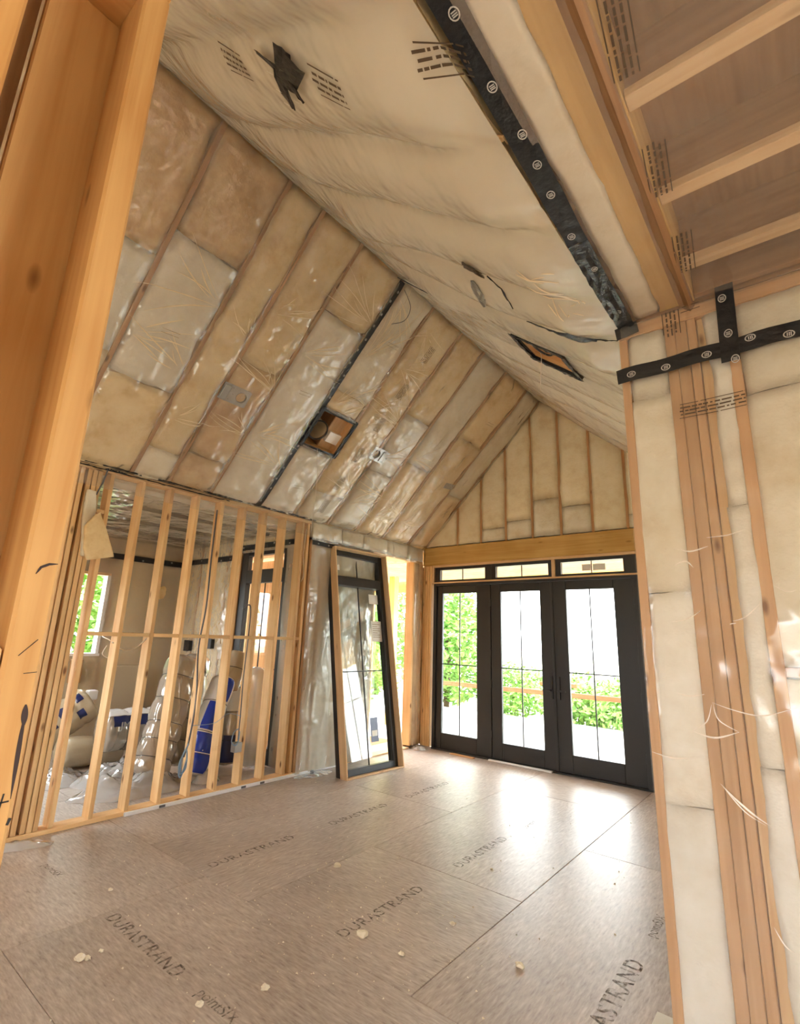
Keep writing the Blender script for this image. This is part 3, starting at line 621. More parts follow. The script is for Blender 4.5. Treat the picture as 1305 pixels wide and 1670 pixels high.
WW.box('sheathing_panel', -2.6, -1.24, -.1, 3.3, -.16, -.142, 'sheathing', ww, 0); WW.box('sheathing_panel', -.24, .16, -.1, 3.3, -.16, -.142, 'sheathing', ww, 0); WW.box('sheathing_panel', -1.24, -.24, 2.94, 3.3, -.16, -.142, 'sheathing', ww, 0)
film_sheet(WW, -2.6, -1.2, .02, 2.93, lambda u, v: .03+.016*nz(u*3.5, v*1.1+5)+.01*(1-abs(nz(u*9, v*1.8)))**3, 'film_flap', ww, du=.02)
film_sheet(WW, -2.6, -.0, 2.93, 3.2, lambda u, v: .02+.03*math.sin(math.pi*(v-2.93)/.27)*(1+.6*nz(u*3, 2)), 'film_slope', ww, dv=.03)
film_sheet(WW, -.25, -.02, .02, 2.9, lambda u, v: .008+.02*(.5+nz(u*8, v*1.3)), 'film_clear', ww)

# ---------------------------------------------------------------- side room behind the studs
YS, XS, ZS = -2.56, -3.28, 3.10
sr = struct('wall_side_room', 'insulated far wall of the side room with a window opening', 'wall')
SF = Frame((XS, 0, 0), EY, EZ, EX)
WIN = (-4.36, -3.74, 1.30, 2.50)
for y in (-6.4, -6.0, -4.8, -4.4, -3.72, -3.5, -3.12, -2.72): SF.box('stud', y, y+.038, .04, ZS, -.14, -.002, 'pink_wood', sr)
SF.box('window_sill', WIN[0], WIN[1], WIN[2]-.04, WIN[2], -.16, .03, 'white_paint', sr); SF.box('window_header', WIN[0]-.04, WIN[1]+.02, WIN[3], WIN[3]+.2, -.14, 0, 'pink_wood', sr); SF.box('window_casing', WIN[1]-.06, WIN[1], WIN[2], WIN[3], -.14, .002, 'white_paint', sr); SF.box('window_casing', WIN[0], WIN[1], WIN[3]-.04, WIN[3], -.14, .002, 'jamb_wood', sr)
for a, b, c, d in ((-6.36, -6.0, .04, ZS), (-4.76, -4.4, .04, ZS), (-4.36, -3.72, .04, 1.26), (-4.36, -3.72, 2.7, ZS), (-3.68, -3.5, .04, ZS), (-3.46, -3.12, .04, ZS), (-3.08, -2.72, .04, ZS), (-2.68, -2.56, .04, ZS)):
    sd += 1; batt(SF, a, b, c, d, 'batt_tan' if c > 2 else 'batt_cream', sr, .02, 6, sd, dv=.15)
for a, b, c, d in ((-6.5, WIN[0], -.1, 3.3), (WIN[1], -2.4, -.1, 3.3), (WIN[0], WIN[1], -.1, WIN[2]-.04), (WIN[0], WIN[1], WIN[3], 3.3)): SF.box('sheathing_panel', a, b, c, d, -.17, -.142, 'sheathing', sr, 0)
film_sheet(SF, -6.4, YS, .02, ZS, lambda u, v: .02+.015*nz(u*3, v*2), 'film_flap', sr, skip=[WIN], du=.06, dv=.06)
sq = struct('wall_side_room_rear', 'insulated rear wall of the side room around a black glazed door', 'wall')
SQ = Frame((0, YS, 0), EX, EZ, (0, -1, 0))
DX = (-1.66, -.48)
for x in (-3.2, -2.8, -2.4, -2.0, -1.71, -.46, -.18): SQ.box('stud', x, x+.038, .04, ZS, -.14, -.002, 'pink_wood', sq)
for a, b, c, d in ((-3.16, -2.8, .04, ZS), (-2.76, -2.4, .04, ZS), (-2.36, -2.0, .04, ZS), (-1.96, -1.71, .04, ZS), (-.42, -.18, .04, ZS), (-1.66, -.48, 2.9, ZS)): sd += 1; batt(SQ, a, b, c, d, 'batt_cream', sq, .02, 6, sd, dv=.15)
for a, b, c, d in ((-3.45, DX[0], -.1, 3.3), (DX[1], .0, -.1, 3.3), (DX[0], DX[1], 2.88, 3.3)): SQ.box('sheathing_panel', a, b, c, d, -.17, -.142, 'sheathing', sq, 0)
film_sheet(SQ, XS, -.14, .02, ZS, lambda u, v: .02+.015*nz(u*3+7, v*2), 'film_flap', sq, skip=[(DX[0], DX[1], 0, 2.88)], du=.06, dv=.06)
d4 = struct('door_4', 'black framed glazed door with transom in the side room', 'door')
for a, b, c, d in ((-1.66, -1.5, .0, 2.88), (-.64, -.48, 0, 2.88), (-1.5, -.64, 2.40, 2.60), (-1.5, -.64, 2.82, 2.88), (-1.5, -.64, 0, .2)): SQ.box('frame_bar', a, b, c, d, -.12, -.04, 'black_frame', d4, .004)
SQ.box('pane', -1.5, -.64, .2, 2.40, -.083, -.077, 'glass', d4, 0); SQ.box('pane', -1.5, -.64, 2.60, 2.82, -.083, -.077, 'glass', d4, 0)
SQ.box('muntin', -1.078, -1.066, .2, 2.40, -.09, -.07, 'black_frame', d4); SQ.box('muntin', -1.5, -.64, 1.19, 1.2, -.09, -.07, 'black_frame', d4)
cs = struct('ceiling_side_room', 'low side room ceiling under shiny grey plastic with dark strapping lines', 'ceiling')
CS = Frame((0, 0, ZS), EX, EY, (0, 0, -1))
for i in range(8):
    x = -.55-.42*i
    if i % 2: CS.box('ceiling_strap', x-.008, x+.008, -6.4, YS, -.02, .03, 'dark_void', cs)
    sd += 1; batt(CS, x+.02, min(x+.40, -.14), -6.4, -4.5, 'batt_pale', cs, .015, 6, sd, dv=.3); sd += 1; batt(CS, x+.02, min(x+.40, -.14), -4.49, YS-.01, 'batt_pale', cs, .015, 6, sd, dv=.3)
CS.box('ceiling_deck', -3.45, 0, -6.5, -2.4, -.2, -.1, 'sheathing', cs, 0)
film_sheet(CS, XS, -.14, -6.4, YS, lambda u, v: .045+.012*(nz(u*3, v*1.5)), 'film_side', cs, du=.05, dv=.05)
wq = struct('wall_side_room_near', 'near end wall of the side room with an opening added for daylight', 'wall'); holed(Frame((0, -6.42, 0), EX, EZ, EY), -3.45, 0, 3.2, [(-2.3, -1.0, .9, 2.1)], wq)  # unseen opening added to let more daylight into the side room

# ---------------------------------------------------------------- unseen outer walls added behind the camera to cut the skylight
wz = struct('wall_behind_added', 'plain unseen walls added behind the viewpoint, window openings sized to limit skylight', 'wall')
holed(Frame((0, -9.45, 0), EX, EZ, EY), -.5, 8.6, 5.9, [(.7, 1.6, 1., 2.2), (4.9, 6.1, .5, 2.0)], wz)
holed(Frame((8.6, 0, 0), EY, EZ, (-1, 0, 0)), -9.45, YW, 3.8, [(-8.3, -7.5, 1., 2.1)], wz)
box('wall_panel', -.2, -.12, -9.45, -6.2, -.1, 3.25, 'wall_board', wz, 0)
# ---------------------------------------------------------------- near left framed wall (post beside the camera)
wn = struct('wall_near', 'close up framed wall end of orange wood studs at left edge', 'wall')
XN = 4.10
box('stud', XN-.16, XN, -6.805, -6.747, .04, 3.25, 'post_wood', wn, .006)
box('stud', XN-.205, XN-.165, -6.955, -6.775, .04, 3.25, 'post_wood', wn, .004)
box('stud', XN-.16, XN, -7.045, -7.0, .04, 3.25, 'post_wood', wn, .005)
box('stud', XN-.16, XN, -7.45, -7.41, .04, 3.25, 'post_wood', wn, .005); box('stud', XN-.16, XN, -7.85, -7.81, .04, 3.25, 'post_wood', wn, .005)
box('top_plate', XN-.205, XN, -8.2, -6.747, 3.252, 3.29, 'post_wood', wn, .004); box('top_plate', XN-.205, XN, -8.2, -6.747, 3.292, 3.33, 'post_wood', wn, .004)
box('bottom_plate', XN-.16, XN, -8.2, -6.747, 0, .038, 'post_wood', wn)
box('blocking', XN-.1, XN-.004, -6.998, -6.808, 1.606, 1.645, 'stud_wood', wn, .003)
sd += 1; batt(Frame((XN-.17, 0, 0), EY, EZ, EX), -7.41, -7.05, .04, 3.25, 'batt_tan', wn, .02, 6, sd)
box('sheathing_panel', XN-.225, XN-.21, -8.2, -6.96, 0, 3.3, 'sheathing', wn, 0)
def mark(y0_, z0_, y1_, z1_, w): return strip('pen_mark', [(XN+.0, y0_, z0_), (XN+.0, y1_, z1_)], w, EX, 'pen', wn, crumple=0, lift=.0012, thick=.001)
mark(-6.785, 1.632, -6.76, 1.66, .0012); mark(-6.772, 1.602, -6.752, 1.604, .0012); mark(-6.782, 1.396, -6.756, 1.397, .0025); mark(-6.768, 1.385, -6.765, 1.41, .0025); mark(-6.752, 1.36, -6.749, 1.37, .004)
strip('resin_stain', [(XN, -6.757, 1.545), (XN, -6.757, 1.50), (XN, -6.754, 1.40)], .007, EX, 'stain', wn, crumple=0, lift=.001, taper=True)
strip('resin_stain', [(XN, -6.759+.0003*i, 1.55-.004*i) for i in range(10)], .010, EX, 'stain', wn, crumple=0, lift=.0016, taper=True)
strip('knot_hole', [(XN, -6.784, 1.775), (XN, -6.778, 1.788), (XN, -6.766, 1.795), (XN, -6.752, 1.797)], .005, EX, 'stain', wn, crumple=0, lift=.001, taper=True)

# ================================================================ THINGS
# ---------------------------------------------------------------- black tapes
def tape(name_label, pts, w, nrm, logos=0, mat='tape_black', sp=.16, seed=0, group='black sheathing tapes', r=.02, **k):
    t = strip('sealing_tape', pts, w, nrm, mat, None, seed=seed, **k); tag(t, name_label, 'tape', group)
    if logos:
        P = [Vector(p) for p in pts]; rr = random.Random(seed)
        ln = [(b-a).length for a, b in zip(P, P[1:])]; tot = sum(ln); s = sp*.5
        while s < tot:
            q = s
            for a, b, l in zip(P, P[1:], ln):
                if q <= l:
                    d = (b-a).normalized(); sd_ = d.cross(Vector(nrm).normalized()); logo(a.lerp(b, q/l)+sd_*w*rr.uniform(-.24, .24), nrm, d, r, t); break
                q -= l
            s += sp*rr.uniform(.7, 1.3)
    return t
LT = -3.515
tape('long black tape running up the left slope from eave to ridge', [LS.P(LT, v, hfL(LT, v)+.012) for v in frange(.02, LL-.03, 44)], .075, LS.n, 1, sp=.17, seed=1, crumple=.005, r=.014)
tape('long curved black tape with white logos along the flat ceiling edge overhead', [(4.575+.012*math.sin(y*1.7), y, 3.462-.01*math.sin(y*2.3)) for y in frange(-8.6, -5.1, 60)], .09, (0, 0, -1), 1, sp=.2, seed=2, crumple=.004, r=.021)
tape('shiny crumpled end of the black ceiling tape beside the partition', [(4.575+.012*math.sin(y*1.7), y, 3.462-.01*math.sin(y*2.3)) for y in frange(-5.1, YW-.035, 16)], .09, (0, 0, -1), 1, 'tape_crumple', sp=.4, seed=3, crumple=.014, r=.018)
for k, (u, v, a) in enumerate(((-4.45, 2.93, 3.6), (-4.6, 2.92, 3.9), (-4.38, 2.8, 3.3), (-4.8, 2.95, 4.0))): fan(RS, hfR, u, v, a, .9, 4, .22, cr, 400+k)
tape('short black tape folded onto the top corner of the right partition', [(4.50, YW-.02, 3.43), (4.62, YW-.02, 3.445)], .075, (0, -1, 0), 0, seed=4)
tape('horizontal black tape with white logos across the right partition', [(4.5+.05*i, YW-.058, 3.14+.004*math.sin(i)) for i in range(50)], .085, (0, -1, 0), 1, sp=.15, seed=5, crumple=.003, r=.023, lift=.004)
tape('vertical black tape joining the partition tape to the flat ceiling', [(5.045-.012*i/10, YW-.064, 3.5-.44*i/10) for i in range(11)], .08, (0, -1, 0), 1, sp=.17, seed=6, lift=.004, r=.023)
tape('black tape band high on the far wall of the side room', [(XS+.045, y, 2.77+.003*math.sin(y*3)) for y in frange(-6.3, YS-.03, 60)], .09, EX, 1, sp=.3, seed=7, r=.016)
tape('black tape band high on the rear wall of the side room', [(x, YS-.045, 2.8) for x in frange(XS+.05, -1.7, 30)], .085, (0, -1, 0), 1, sp=.3, seed=8, r=.016)
tape('black tape band above the glazed door of the side room', [(x, YS-.045, 2.935) for x in frange(-1.7, -.17, 30)], .08, (0, -1, 0), 1, sp=.35, seed=9, r=.016)
tape('short black tape on the wall above the leaning window', [(.045, y, 2.89) for y in frange(-2.6, -2.12, 10)], .06, EX, 1, sp=.2, seed=10, r=.014)
def pR(u, v): return RS.P(u, v, hfR(u, v)+.014)
xc = empty('tape_cross', pR(-6.17, 2.05), 'black torn tape star with logos patched on the ceiling top', 'tape')
xo = pR(-6.17, 2.05)
for k, (a, b, w) in enumerate([((-6.25, 1.92), (-6.17, 2.1), .07), ((-6.26, 2.2), (-6.12, 2.05), .08), ((-6.2, 2.05), (-6.02, 1.95), .06), ((-6.18, 2.12), (-6.07, 2.14), .05), ((-6.22, 2.28), (-6.15, 2.1), .09)]):
    o = strip('tape_strip', [pR(a[0]+(b[0]-a[0])*i/5, a[1]+(b[1]-a[1])*i/5)-xo for i in range(6)], w, RS.n, 'tape_black', xc, seed=20+k, crumple=.008, lift=.008+.003*k, taper=k in (0, 2, 3))
for q in ((-6.2, 2.02), (-6.07, 1.98), (-6.09, 2.12), (-6.13, 2.0)): logo(pR(*q)+RS.n*.026-xo, RS.n, (0, 1, .3), .014, xc)
def patch(label, pts, w, mat='tape_crumple', cat='tape', name='tape_patch', seed=0, **k):
    return tag(strip(name, [pR(*p) for p in pts], w, RS.n, mat, None, seed=seed, crumple=.01, lift=.006, **k), label, cat, 'tape patches on the ceiling film')
patch('black crumpled tape patch on the right slope above the grey patch', [(-4.95, 2.28), (-4.8, 2.25), (-4.62, 2.12)], .13, seed=31, taper=True)
patch('thin dark sealant streak trailing from the crumpled tape patch', [(-4.64, 2.2), (-4.55, 2.28), (-4.44, 2.36)], .014, 'sealant', seed=32, taper=True)
patch('grey tape patch on the right slope film', [(-4.52, 1.98), (-4.3, 2.0)], .12, 'duct_tape', seed=33, taper=True)
patch('dark green black tape patch near the partition on the right slope', [(-4.26, 2.6), (-4.2, 2.75), (-4.17, 2.85)], .11, seed=34, taper=True)
patch('thin black tape tail beside the partition on the right slope', [(-4.33, 2.42), (-4.3, 2.52), (-4.24, 2.66), (-4.2, 2.85), (-4.18, 2.98)], .03, seed=35, taper=True)
seam = tag(tube('sealant_seam', [pR(-3.6+.1*math.sin(v*2)+(.08 if v > 1 else 0), v)+RS.n*.004 for v in frange(.02, 1.62, 40)], .005, 'sealant', jag=.7), 'thin black seam line running from ridge tape to the right opening', 'sealant')
tag(strip('duct_tape_patch', [LS.P(-.74, 1.24, .06), LS.P(-.52, 1.26, .06)], .1, LS.n, 'duct_tape', None, seed=40, crumple=.006), 'grey tape patch low on the left slope near gable', 'tape')
# sealant along the eave
for k, (z, r, lab) in enumerate(((3.205, .009, 'upper ragged black sealant bead along the left eave'), (3.165, .006, 'lower broken black sealant bead below the left eave'))):
    tag(tube('sealant_bead', [(.022+.006*nz(y*9, k), y, z+.008*nz(y*11, 3+k)) for y in frange(-5.8, -2.55 if k == 0 else -3.9, 120 if k == 0 else 70)], r, 'sealant', jag=1.2, seed=k), lab, 'sealant', 'sealant beads along the eave')
tag(tube('sealant_clump', [(.03+.01*nz(i, 1), -5.27+.008*i+.02*nz(i*.7, 5), 3.17+.02*nz(i*.9, 9)) for i in range(26)], .006, 'sealant', jag=1.), 'tangled clump of black sealant on the eave above the stud wall', 'sealant')

# ---------------------------------------------------------------- framed openings in the roof
def opening(fr, hole, label, ringpos, h, hv):
    u0, u1, v0, v1 = hole; O = fr.P(u0, v0, 0)
    root = empty('ceiling_opening', O, label, 'ceiling opening', 'framed ceiling openings'); f2 = Frame((0, 0, 0), fr.u, fr.v, fr.n); du, dv = u1-u0, v1-v0
    for a, b, c, d in ((0, .02, 0, dv), (du-.02, du, 0, dv), (.02, du-.02, 0, .02), (.02, du-.02, dv-.02, dv)): f2.box('box_side', a, b, c, d, -.34, h-.03, 'osb_outside' if a else 'plaster', root)
    f2.box('back_board', 0, .30, 0, dv, -.355, -.34, 'plaster', root, 0)
    xs = .30
    if hv:   # shallow board carrying a bright white card
        hx0, hx1, hy0, hy1 = hv
        f2.box('back_board', xs, du, 0, dv, -.09, -.075, 'jamb_wood', root, 0)
        f2.box('white_card', hx0, hx1, hy0, hy1, -.074, -.03, 'white_bright', root, .002)
        f2.box('divider_board', xs-.012, xs, 0, dv, -.34, -.06, 'sheathing', root, 0)
    else: f2.box('back_board', xs, du, 0, dv, -.2, -.18, 'sheathing', root, 0)
    w = .05
    for k, (p, q) in enumerate((((0, 0), (du, 0)), ((0, dv), (du, dv)), ((0, -.02), (0, dv+.02)), ((du, -.02), (du, dv+.02)))):
        strip('tape_edge', [f2.P(p[0]+(q[0]-p[0])*i/10, p[1]+(q[1]-p[1])*i/10, h) for i in range(11)], w, fr.n, 'tape_crumple', root, seed=50+k, crumple=.014)
    for a, b, c, d in ((-.004, .0, 0, dv), (du, du+.004, 0, dv), (0, du, -.004, 0), (0, du, dv, dv+.004)): f2.box('tape_lining', a, b, c, d, -.05, h, 'tape_crumple', root, 0)
    pts = [f2.P(ringpos[0]+.118*math.cos(t), ringpos[1]+.122*math.sin(t), h-.055+.015*math.cos(t)) for t in frange(0, 2*math.pi, 32)]
    tube('duct_ring', pts, .010, 'sealant', root, 8)
    V = []; F = []; n = 24; m = 6
    for j in range(m):
        for i in range(n): t = 2*math.pi*i/n; rr = .96 if j % 2 else 1.0; V.append(f2.P(ringpos[0]+.114*rr*math.cos(t), ringpos[1]+.118*rr*math.sin(t), h-.065-.05*j))
    for j in range(m-1):
        for i in range(n): F.append((j*n+i, j*n+(i+1) % n, (j+1)*n+(i+1) % n, (j+1)*n+i))
    mesh_obj('flexible_duct', V, F, 'plaster', root, True)
    f2.box('duct_cap', ringpos[0]-.1, ringpos[0]+.1, ringpos[1]-.1, ringpos[1]+.1, -.30, -.285, 'batt_tan', root, 0)
    return root
opening(LS, LBOX, 'black taped square opening with duct ring in the left slope', (.14, .22), .045, (.335, .525, .12, .26))
opening(RS, RBOX, 'black taped opening with duct ring in the right slope', (.18, .22), .075, None)

# ---------------------------------------------------------------- recessed light mounting plates
def plate(label, fr, u0, u1, v0, v1, cx, cr_, h):
    O = fr.P(u0, v0, h); root = empty('light_plate', O, label, 'light plate', 'galvanised light mounting plates'); f2 = Frame((0, 0, 0), fr.u, fr.v, fr.n); du, dv = u1-u0, v1-v0; cy = dv/2
    V = []; F = []; n = 32
    for hh in (0, .003):
        for i in range(n):
            t = 2*math.pi*i/n; V.append(f2.P(cx+cr_*math.cos(t), cy+cr_*math.sin(t), hh))
        for i in range(n):
            t = 2*math.pi*i/n; c, s = math.cos(t), math.sin(t); k = 1e9
            if c > 1e-6: k = min(k, (du-cx)/c)
            if c < -1e-6: k = min(k, -cx/c)
            if s > 1e-6: k = min(k, (dv-cy)/s)
            if s < -1e-6: k = min(k, -cy/s)
            V.append(f2.P(cx+k*c, cy+k*s, hh))
    for i in range(n):
        j = (i+1) % n; F += [(i, j, n+j, n+i), (2*n+i, 3*n+i, 3*n+j, 2*n+j), (n+i, n+j, 3*n+j, 3*n+i), (i, 2*n+i, 2*n+j, j)]
    mesh_obj('plate', V, F, 'metal_grey', root)
    V = []; F = []
    for j in range(2):
        for i in range(n): t = 2*math.pi*i/n; V.append(f2.P(cx+cr_*math.cos(t), cy+cr_*math.sin(t), .008-.05*j))
    for i in range(n): F.append((i, (i+1) % n, n+(i+1) % n, n+i))
    mesh_obj('collar', V, F, 'metal_grey', root, True)
    xa, xb = (0, cx-cr_-.02) if cx > du/2 else (cx+cr_+.02, du)
    f2.box('junction_cover', xa+.01, xa+.01+(xb-xa)*.45, .02, dv-.02, .003, .016, 'metal_grey', root)
    for x, y in ((xa+(xb-xa)*.7, .03), (xa+(xb-xa)*.7, dv-.03), (xa+(xb-xa)*.85, dv/2)): f2.box('screw', x-.004, x+.004, y-.004, y+.004, .003, .006, 'cable_grey', root)
    return root
plate('galvanised light plate with round hole left of the long tape', LS, -4.67, -4.36, 1.11, 1.30, .225, .055, .052)
plate('galvanised light plate with round hole right of the taped opening', LS, -2.46, -2.16, 1.15, 1.34, .085, .062, .052)

# ---------------------------------------------------------------- cables
def cable(label, pts, r, mat, k=8, **kw): return tag(tube('cable', spline(pts, k), r, mat, None), label, 'cable', 'loose cables', )
p = LS.P(-3.25, 1.0, .05)
cable('thin pale cable hanging from the left taped opening', [p, (p.x-.02, -3.2, 3.5), (p.x-.03, -3.22, 2.9)], .0035, 'cable_white')
p = RS.P(-3.1, 1.75, .03)
cable('thin pale cable hanging from the right taped opening', [p, (p.x, -3.08, 4.2), (p.x-.02, -3.08, 3.9)], .0035, 'cable_white')
cable('short thin dark cable curling from the ridge end of the long tape', [LS.P(-3.45, 3.05, .04), LS.P(-3.3, 2.95, .1), LS.P(-3.28, 2.8, .12), LS.P(-3.38, 2.68, .08)], .004, 'cable_grey')
cable('dark grey cable running down the fifth stud bay to a coil', [(-.07, -3.99, 3.05), (-.05, -4.0, 2.5), (.005, -4.02, 1.95), (-.03, -4.03, 1.5), (-.04, -3.98, 1.0), (-.02, -4.01, .6), (-.02, -4.05, .42)], .009, 'cable_grey')
cable('grey blue coiled cable end low on the fifth stud', [(.012, -4.03, .55), (.014, -4.09, .42), (.014, -4.08, .28), (.012, -4.03, .33), (.014, -4.05, .5), (.016, -4.11, .36), (.014, -4.08, .24), (.012, -4.03, .4)], .008, 'cable_blue')
cable('grey cable running down the seventh stud to a metal box', [(-.05, -3.52, 1.95), (-.04, -3.42, 1.98), (-.05, -3.4, 1.6), (-.02, -3.43, 1.2), (-.02, -3.42, .8), (-.03, -3.41, .5)], .007, 'cable_grey')
cable('light blue cable loop at the metal electrical box', [(-.03, -3.42, .62), (.01, -3.50, .60), (.012, -3.52, .5), (.01, -3.46, .46), (.01, -3.43, .52), (.0, -3.42, .6)], .006, 'cable_blue')
cable('thin light blue wire sagging between two studs', [(.0, -4.0, .72), (-.0, -3.75, .72), (.0, -3.6, .80), (-.0, -3.42, .76)], .003, 'cable_blue')
cable('white cable looped between studs near the side room window', [(-.06, -4.91, 1.55), (-.09, -4.8, 1.48), (-.08, -4.68, 1.49), (-.06, -4.58, 1.6)], .006, 'cable_white')
cable('thin white cable hanging beside the last stud', [(.01, -2.7, 3.05), (.015, -2.72, 2.7), (.013, -2.69, 2.45), (.012, -2.72, 2.35)], .004, 'cable_white')
cable('white cable spiral hanging at the side room window', [(-3.26, -3.72, 1.6), (-3.1, -3.8, 1.55), (-2.95, -3.75, 1.5), (-2.95, -3.62, 1.4), (-2.95, -3.7, 1.25), (-3.0, -3.8, 1.3), (-3.02, -3.75, 1.42)], .006, 'cable_white')
cable('grey cable stub hanging from the eave sealant', [(.03, -5.25, 3.16), (.035, -5.27, 3.05), (.03, -5.31, 2.9)], .008, 'cable_grey')
eb = empty('electrical_box', (-.08, -3.46, .38), 'grey metal electrical box low on the seventh stud', 'electrical box')
for nm, d in (('box_side', (0, .005, 0, .09, 0, .1)), ('box_side', (.075, .08, 0, .09, 0, .1)), ('box_side', (.005, .075, 0, .005, 0, .1)), ('box_side', (.005, .075, .085, .09, 0, .1)), ('box_back', (.005, .075, .005, .085, 0, .006))): box(nm, *d, 'metal_grey', eb, .001)
for lb, x, y, z, s in (('black outlet box mounted on the side room rear wall above the bundles', -2.2, YS-.075, 1.42, .14), ('black outlet box on the side room rear wall left of the silver bundle', -2.85, YS-.075, 1.36, .16)):
    e = empty('outlet_box', (x, y, z), lb, 'outlet box', 'black outlet boxes')
    box('box_shell', 0, s*.9, 0, .06, 0, s, 'tape_black', e, .006); box('box_lip', -.006, s*.9+.006, -.008, 0, -.006, s+.006, 'tape_black', e, .002)

# ---------------------------------------------------------------- hanging piece of insulation
hang = empty('hanging_insulation', (0.05, -5.25, 2.27), 'folded pale insulation scrap hanging off the corner studs', 'insulation')
def slab(name, rows, x0, thick, mat, parent, seed):
    """soft slab from rows of (yL, zL, yR, zR), thickness towards -x"""
    V = []; F = []; n = 12; m = len(rows)*5-5; R2 = []
    for a, b in zip(rows, rows[1:]):
        for k in range(5): R2.append([p+(q-p)*k/5 for p, q in zip(a, b)])
    R2.append(list(rows[-1]))
    for side in (0, 1):
        for j, r_ in enumerate(R2):
            for i in range(n+1):
                t = i/n; y = r_[0]+(r_[2]-r_[0])*t; z = r_[1]+(r_[3]-r_[1])*t
                bulge = math.sin(math.pi*t)**.4*.014
                V.append((x0+(bulge if not side else -thick-bulge*.3)+.009*nz(y*14, z*14, seed)-.05, y+5.25+.005*nz(z*20, t, seed), z-2.27+.005*nz(y*25, seed)))
    r = n+1; n0 = len(R2)*r
    for j in range(len(R2)-1):
        for i in range(n): a = j*r+i; F += [(a, a+1, a+r+1, a+r), (n0+a, n0+a+r, n0+a+r+1, n0+a+1)]
        for i in (0, n): a = j*r+i; F.append((a, a+r, n0+a+r, n0+a))
    for i in range(n):
        for j in (0, len(R2)-1): a = j*r+i; F.append((a, a+1, n0+a+1, n0+a))
    return mesh_obj(name, V, F, mat, parent, True)
# local origin is (.05,-5.25,2.27): rows are given in room coordinates and shifted inside slab
for o in (slab('upper_fold', [(-5.39, 2.93, -5.315, 2.93), (-5.392, 2.8, -5.285, 2.74), (-5.385, 2.64, -5.31, 2.63), (-5.36, 2.46, -5.33, 2.45), (-5.345, 2.32, -5.32, 2.31)], .035, .03, 'batt_white', hang, 1),
          slab('lower_fold', [(-5.30, 2.70, -5.262, 2.735), (-5.37, 2.58, -5.19, 2.60), (-5.355, 2.48, -5.135, 2.48), (-5.345, 2.38, -5.09, 2.38), (-5.30, 2.275, -5.075, 2.335)], .07, .03, 'batt_cream', hang, 2)): pass

# ---------------------------------------------------------------- leaning window unit
wu = empty('window_unit', (.61, -2.275, 0), 'tall black window in a pale wood jamb box leaning against the wall', 'window')
wu.rotation_euler = (0, -math.atan2(.50, 2.9), -math.radians(3.6))
Wd, Hh = 1.03, 2.94
# local: x depth (room side +), y width, z up ; the room face is at x = 0
for nm, d in (('jamb_board', (-.125, 0, 0, .02, 0, Hh)), ('jamb_board', (-.125, 0, Wd-.02, Wd, 0, Hh)), ('head_board', (-.125, 0, .02, Wd-.02, Hh-.02, Hh)), ('sill_board', (-.125, 0, .02, Wd-.02, 0, .02))): box(nm, *d, 'jamb_wood', wu)
f_ = (-.195, -.09)
for nm, d in (('frame_stile', (*f_, .0, .10, 0, Hh)), ('frame_stile', (*f_, Wd-.10, Wd, 0, Hh)), ('frame_rail', (*f_, .1, Wd-.1, 0, .10)), ('frame_rail', (*f_, .1, Wd-.1, Hh-.10, Hh)), ('frame_rail', (*f_, .1, Wd-.1, 2.42, 2.55))):
    b = list(d)
    if nm == 'frame_stile': b[2] += .021 if b[2] < .5 else 0; b[3] -= .021 if b[3] > .5 else 0
    if nm == 'frame_rail' and b[4] == 0: b[4] = .021
    if nm == 'frame_rail' and b[5] == Hh: b[5] = Hh-.021
    box(nm, *b, 'black_frame', wu, .006)
for d in ((-.2, -.126, 0, .02, 0, Hh), (-.2, -.126, Wd-.02, Wd, 0, Hh)): box('cladding_edge', *d, 'black_frame', wu)
ym = Wd/2
for a, b in ((.1, ym-.007), (ym+.007, Wd-.1)):
    for c, e in ((.1, 1.253), (1.267, 2.42), (2.55, Hh-.1)): box('pane', -.145, -.139, a, b, c, e, 'glass', wu, 0)
box('muntin', -.152, -.132, ym-.007, ym+.007, .1, 2.42, 'black_frame', wu); box('muntin', -.152, -.132, ym-.007, ym+.007, 2.55, Hh-.1, 'black_frame', wu); box('muntin', -.151, -.133, .1, Wd-.1, 1.253, 1.267, 'black_frame', wu)
box('sticker', -.138, -.136, .72, .90, 2.20, 2.34, 'paper', wu, 0); pl_ = box('paper_label', -.138, -.135, .73, .93, 1.66, 1.95, 'paper', wu, 0)
for k in range(7): keep(box('print_line', -.1349, -.1342, .75, .9-.05*(k % 3 == 1), 1.9-.03*k, 1.908-.03*k, 'print_grey', wu, 0), pl_)
box('sticker', -.138, -.136, .13, .18, 2.64, 2.74, 'paper', wu, 0)
bt_ = box('blue_tape', -.138, -.136, .58, .72, .36, .66, 'navy_print', wu, 0); keep(box('white_label', -.1355, -.1345, .6, .7, .43, .5, 'paper', wu, 0), bt_)

